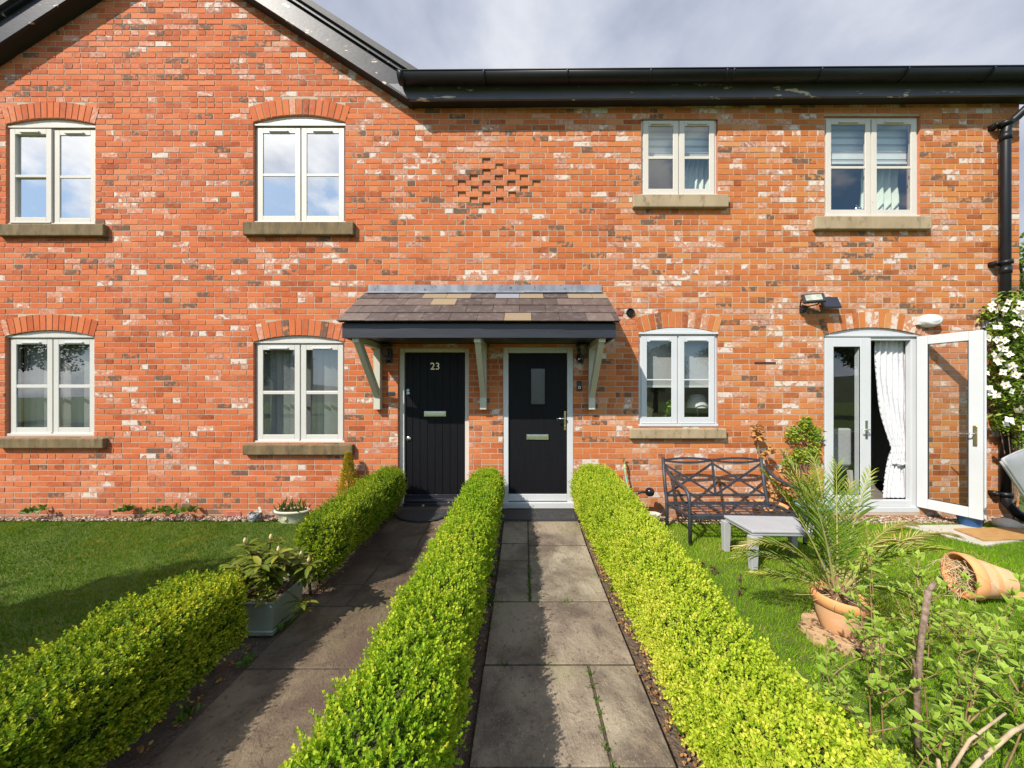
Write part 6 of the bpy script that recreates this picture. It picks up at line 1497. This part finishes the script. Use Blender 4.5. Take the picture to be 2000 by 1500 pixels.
# ------------------------------------------------------------------ trees
M['trunk'] = pm('tree bark', (.09, .065, .045), (.17, .13, .09), 12, .95, bump=1, bscale=18, bdist=.05, stretch=(1, 1, .3))
def tree(name, label, base, h, cr, crown_c, n, mat, L=.10, squash=.85, group=None):
    t = thing(name, label, 'tree', base, group); B = Vector(base); Cc = Vector(crown_c); sb = MB()
    sb.tube([B - Vector((0, 0, .1)), B.lerp(Cc, .5) + Vector((.1, 0, 0)), Cc], [h * .035, h * .025, h * .012], 10)
    cl = []
    for i in range(34):
        d = Vector(RNG.normal(0, 1, 3)).normalized(); r = cr * RNG.uniform(.45, 1.0); q = Cc + Vector((d.x * r, d.y * r, d.z * r * squash)); cl.append((q, cr * RNG.uniform(.22, .40)))
        if i < 16: sb.tube(arc3(B.lerp(Cc, RNG.uniform(.55, .95)), q, B.lerp(Cc, .9) + d * r * .5, 6), [h * .012, h * .010, h * .008, h * .006, h * .005, h * .004, h * .003], 6)
    sb.build('trunk', M['trunk'], t)
    P = []
    for q, r in cl:
        m = n // 34; P.append(np.array(q[:]) + unit(rnd(m)) * (RNG.random(m) ** .5 * r)[:, None] * [1, 1, .75])
    P = np.concatenate(P); m = len(P); V, T, e, k = scatter(BOXLEAF, P, rnd(m) + [0, 0, -.2], np.tile(UP, (m, 1)) + rnd(m, .7), RNG.uniform(.7, 1.2, m) * L, L * .6)
    tn = np.clip(.45 + .25 * np.sin(P[:, 0] * 2.1 + P[:, 2] * 3) + RNG.normal(0, .15, m), 0, 1); nmesh('crown', V, T, mat, t, {'tone': np.repeat(tn, k)})
M['treeleaf'] = leaf_mat('spring tree leaf', [(0, (.05, .11, .012)), (.5, (.12, .21, .02)), (1, (.26, .34, .05))], .35, .5)
M['treedark'] = leaf_mat('dark tree leaf', [(0, (.018, .04, .008)), (1, (.06, .10, .015))], .25, .5)
tree('broadleaf_tree', 'bright green tree showing past the right corner of the house', (9.9, 6.6, 0), 5, 1.7, (9.95, 6.6, 3.0), 15000, M['treeleaf'], .085, 1.15)
# trees standing behind the viewer: they shade the left lawn and stand in the window panes
tree('broadleaf_tree', 'tall dense tree beyond the left lawn, outside the picture', (-8.6, -2.6, 0), 5, 1.38, (-8.4, -2.4, 5.0), 15000, M['treedark'], .14, .42, 'trees across the lawn')
tree('broadleaf_tree', 'smaller flat topped tree beside the tall one beyond the left lawn, outside the picture', (-6.9, -1.5, 0), 4.6, .92, (-6.75, -1.4, 5.0), 9000, M['treedark'], .12, .42, 'trees across the lawn')
for x, y, h in ((-34, -13, 9), (-29, -17, 10), (-22, -21, 7), (26, -16, 8), (19, -20, 9), (12, -22, 7)):
    tree('broadleaf_tree', 'dark tree far across the lawn, outside the picture', (x, y, 0), h, h * .36, (x, y, h * .62), 9000, M['treedark'], .26, .9, 'trees across the lawn')
hl = MB(); nh = 60; vs = []
for i in range(nh + 1):
    x = -90 + 180 * i / nh; z = 4.2 + 1.6 * math.sin(i * .35) + .8 * math.sin(i * .9 + 1); vs += [(x, -62, -.2), (x, -75, z), (x, -110, z * .8)]
hl.add(vs, [(3 * i + a, 3 * i + 3 + a, 3 * i + 4 + a, 3 * i + 1 + a) for i in range(nh) for a in (0, 1)]); tag(hl.build('hills', pm('far hillside', (.045, .06, .025), (.09, .10, .05), .3, .95), None, True), kind='structure')
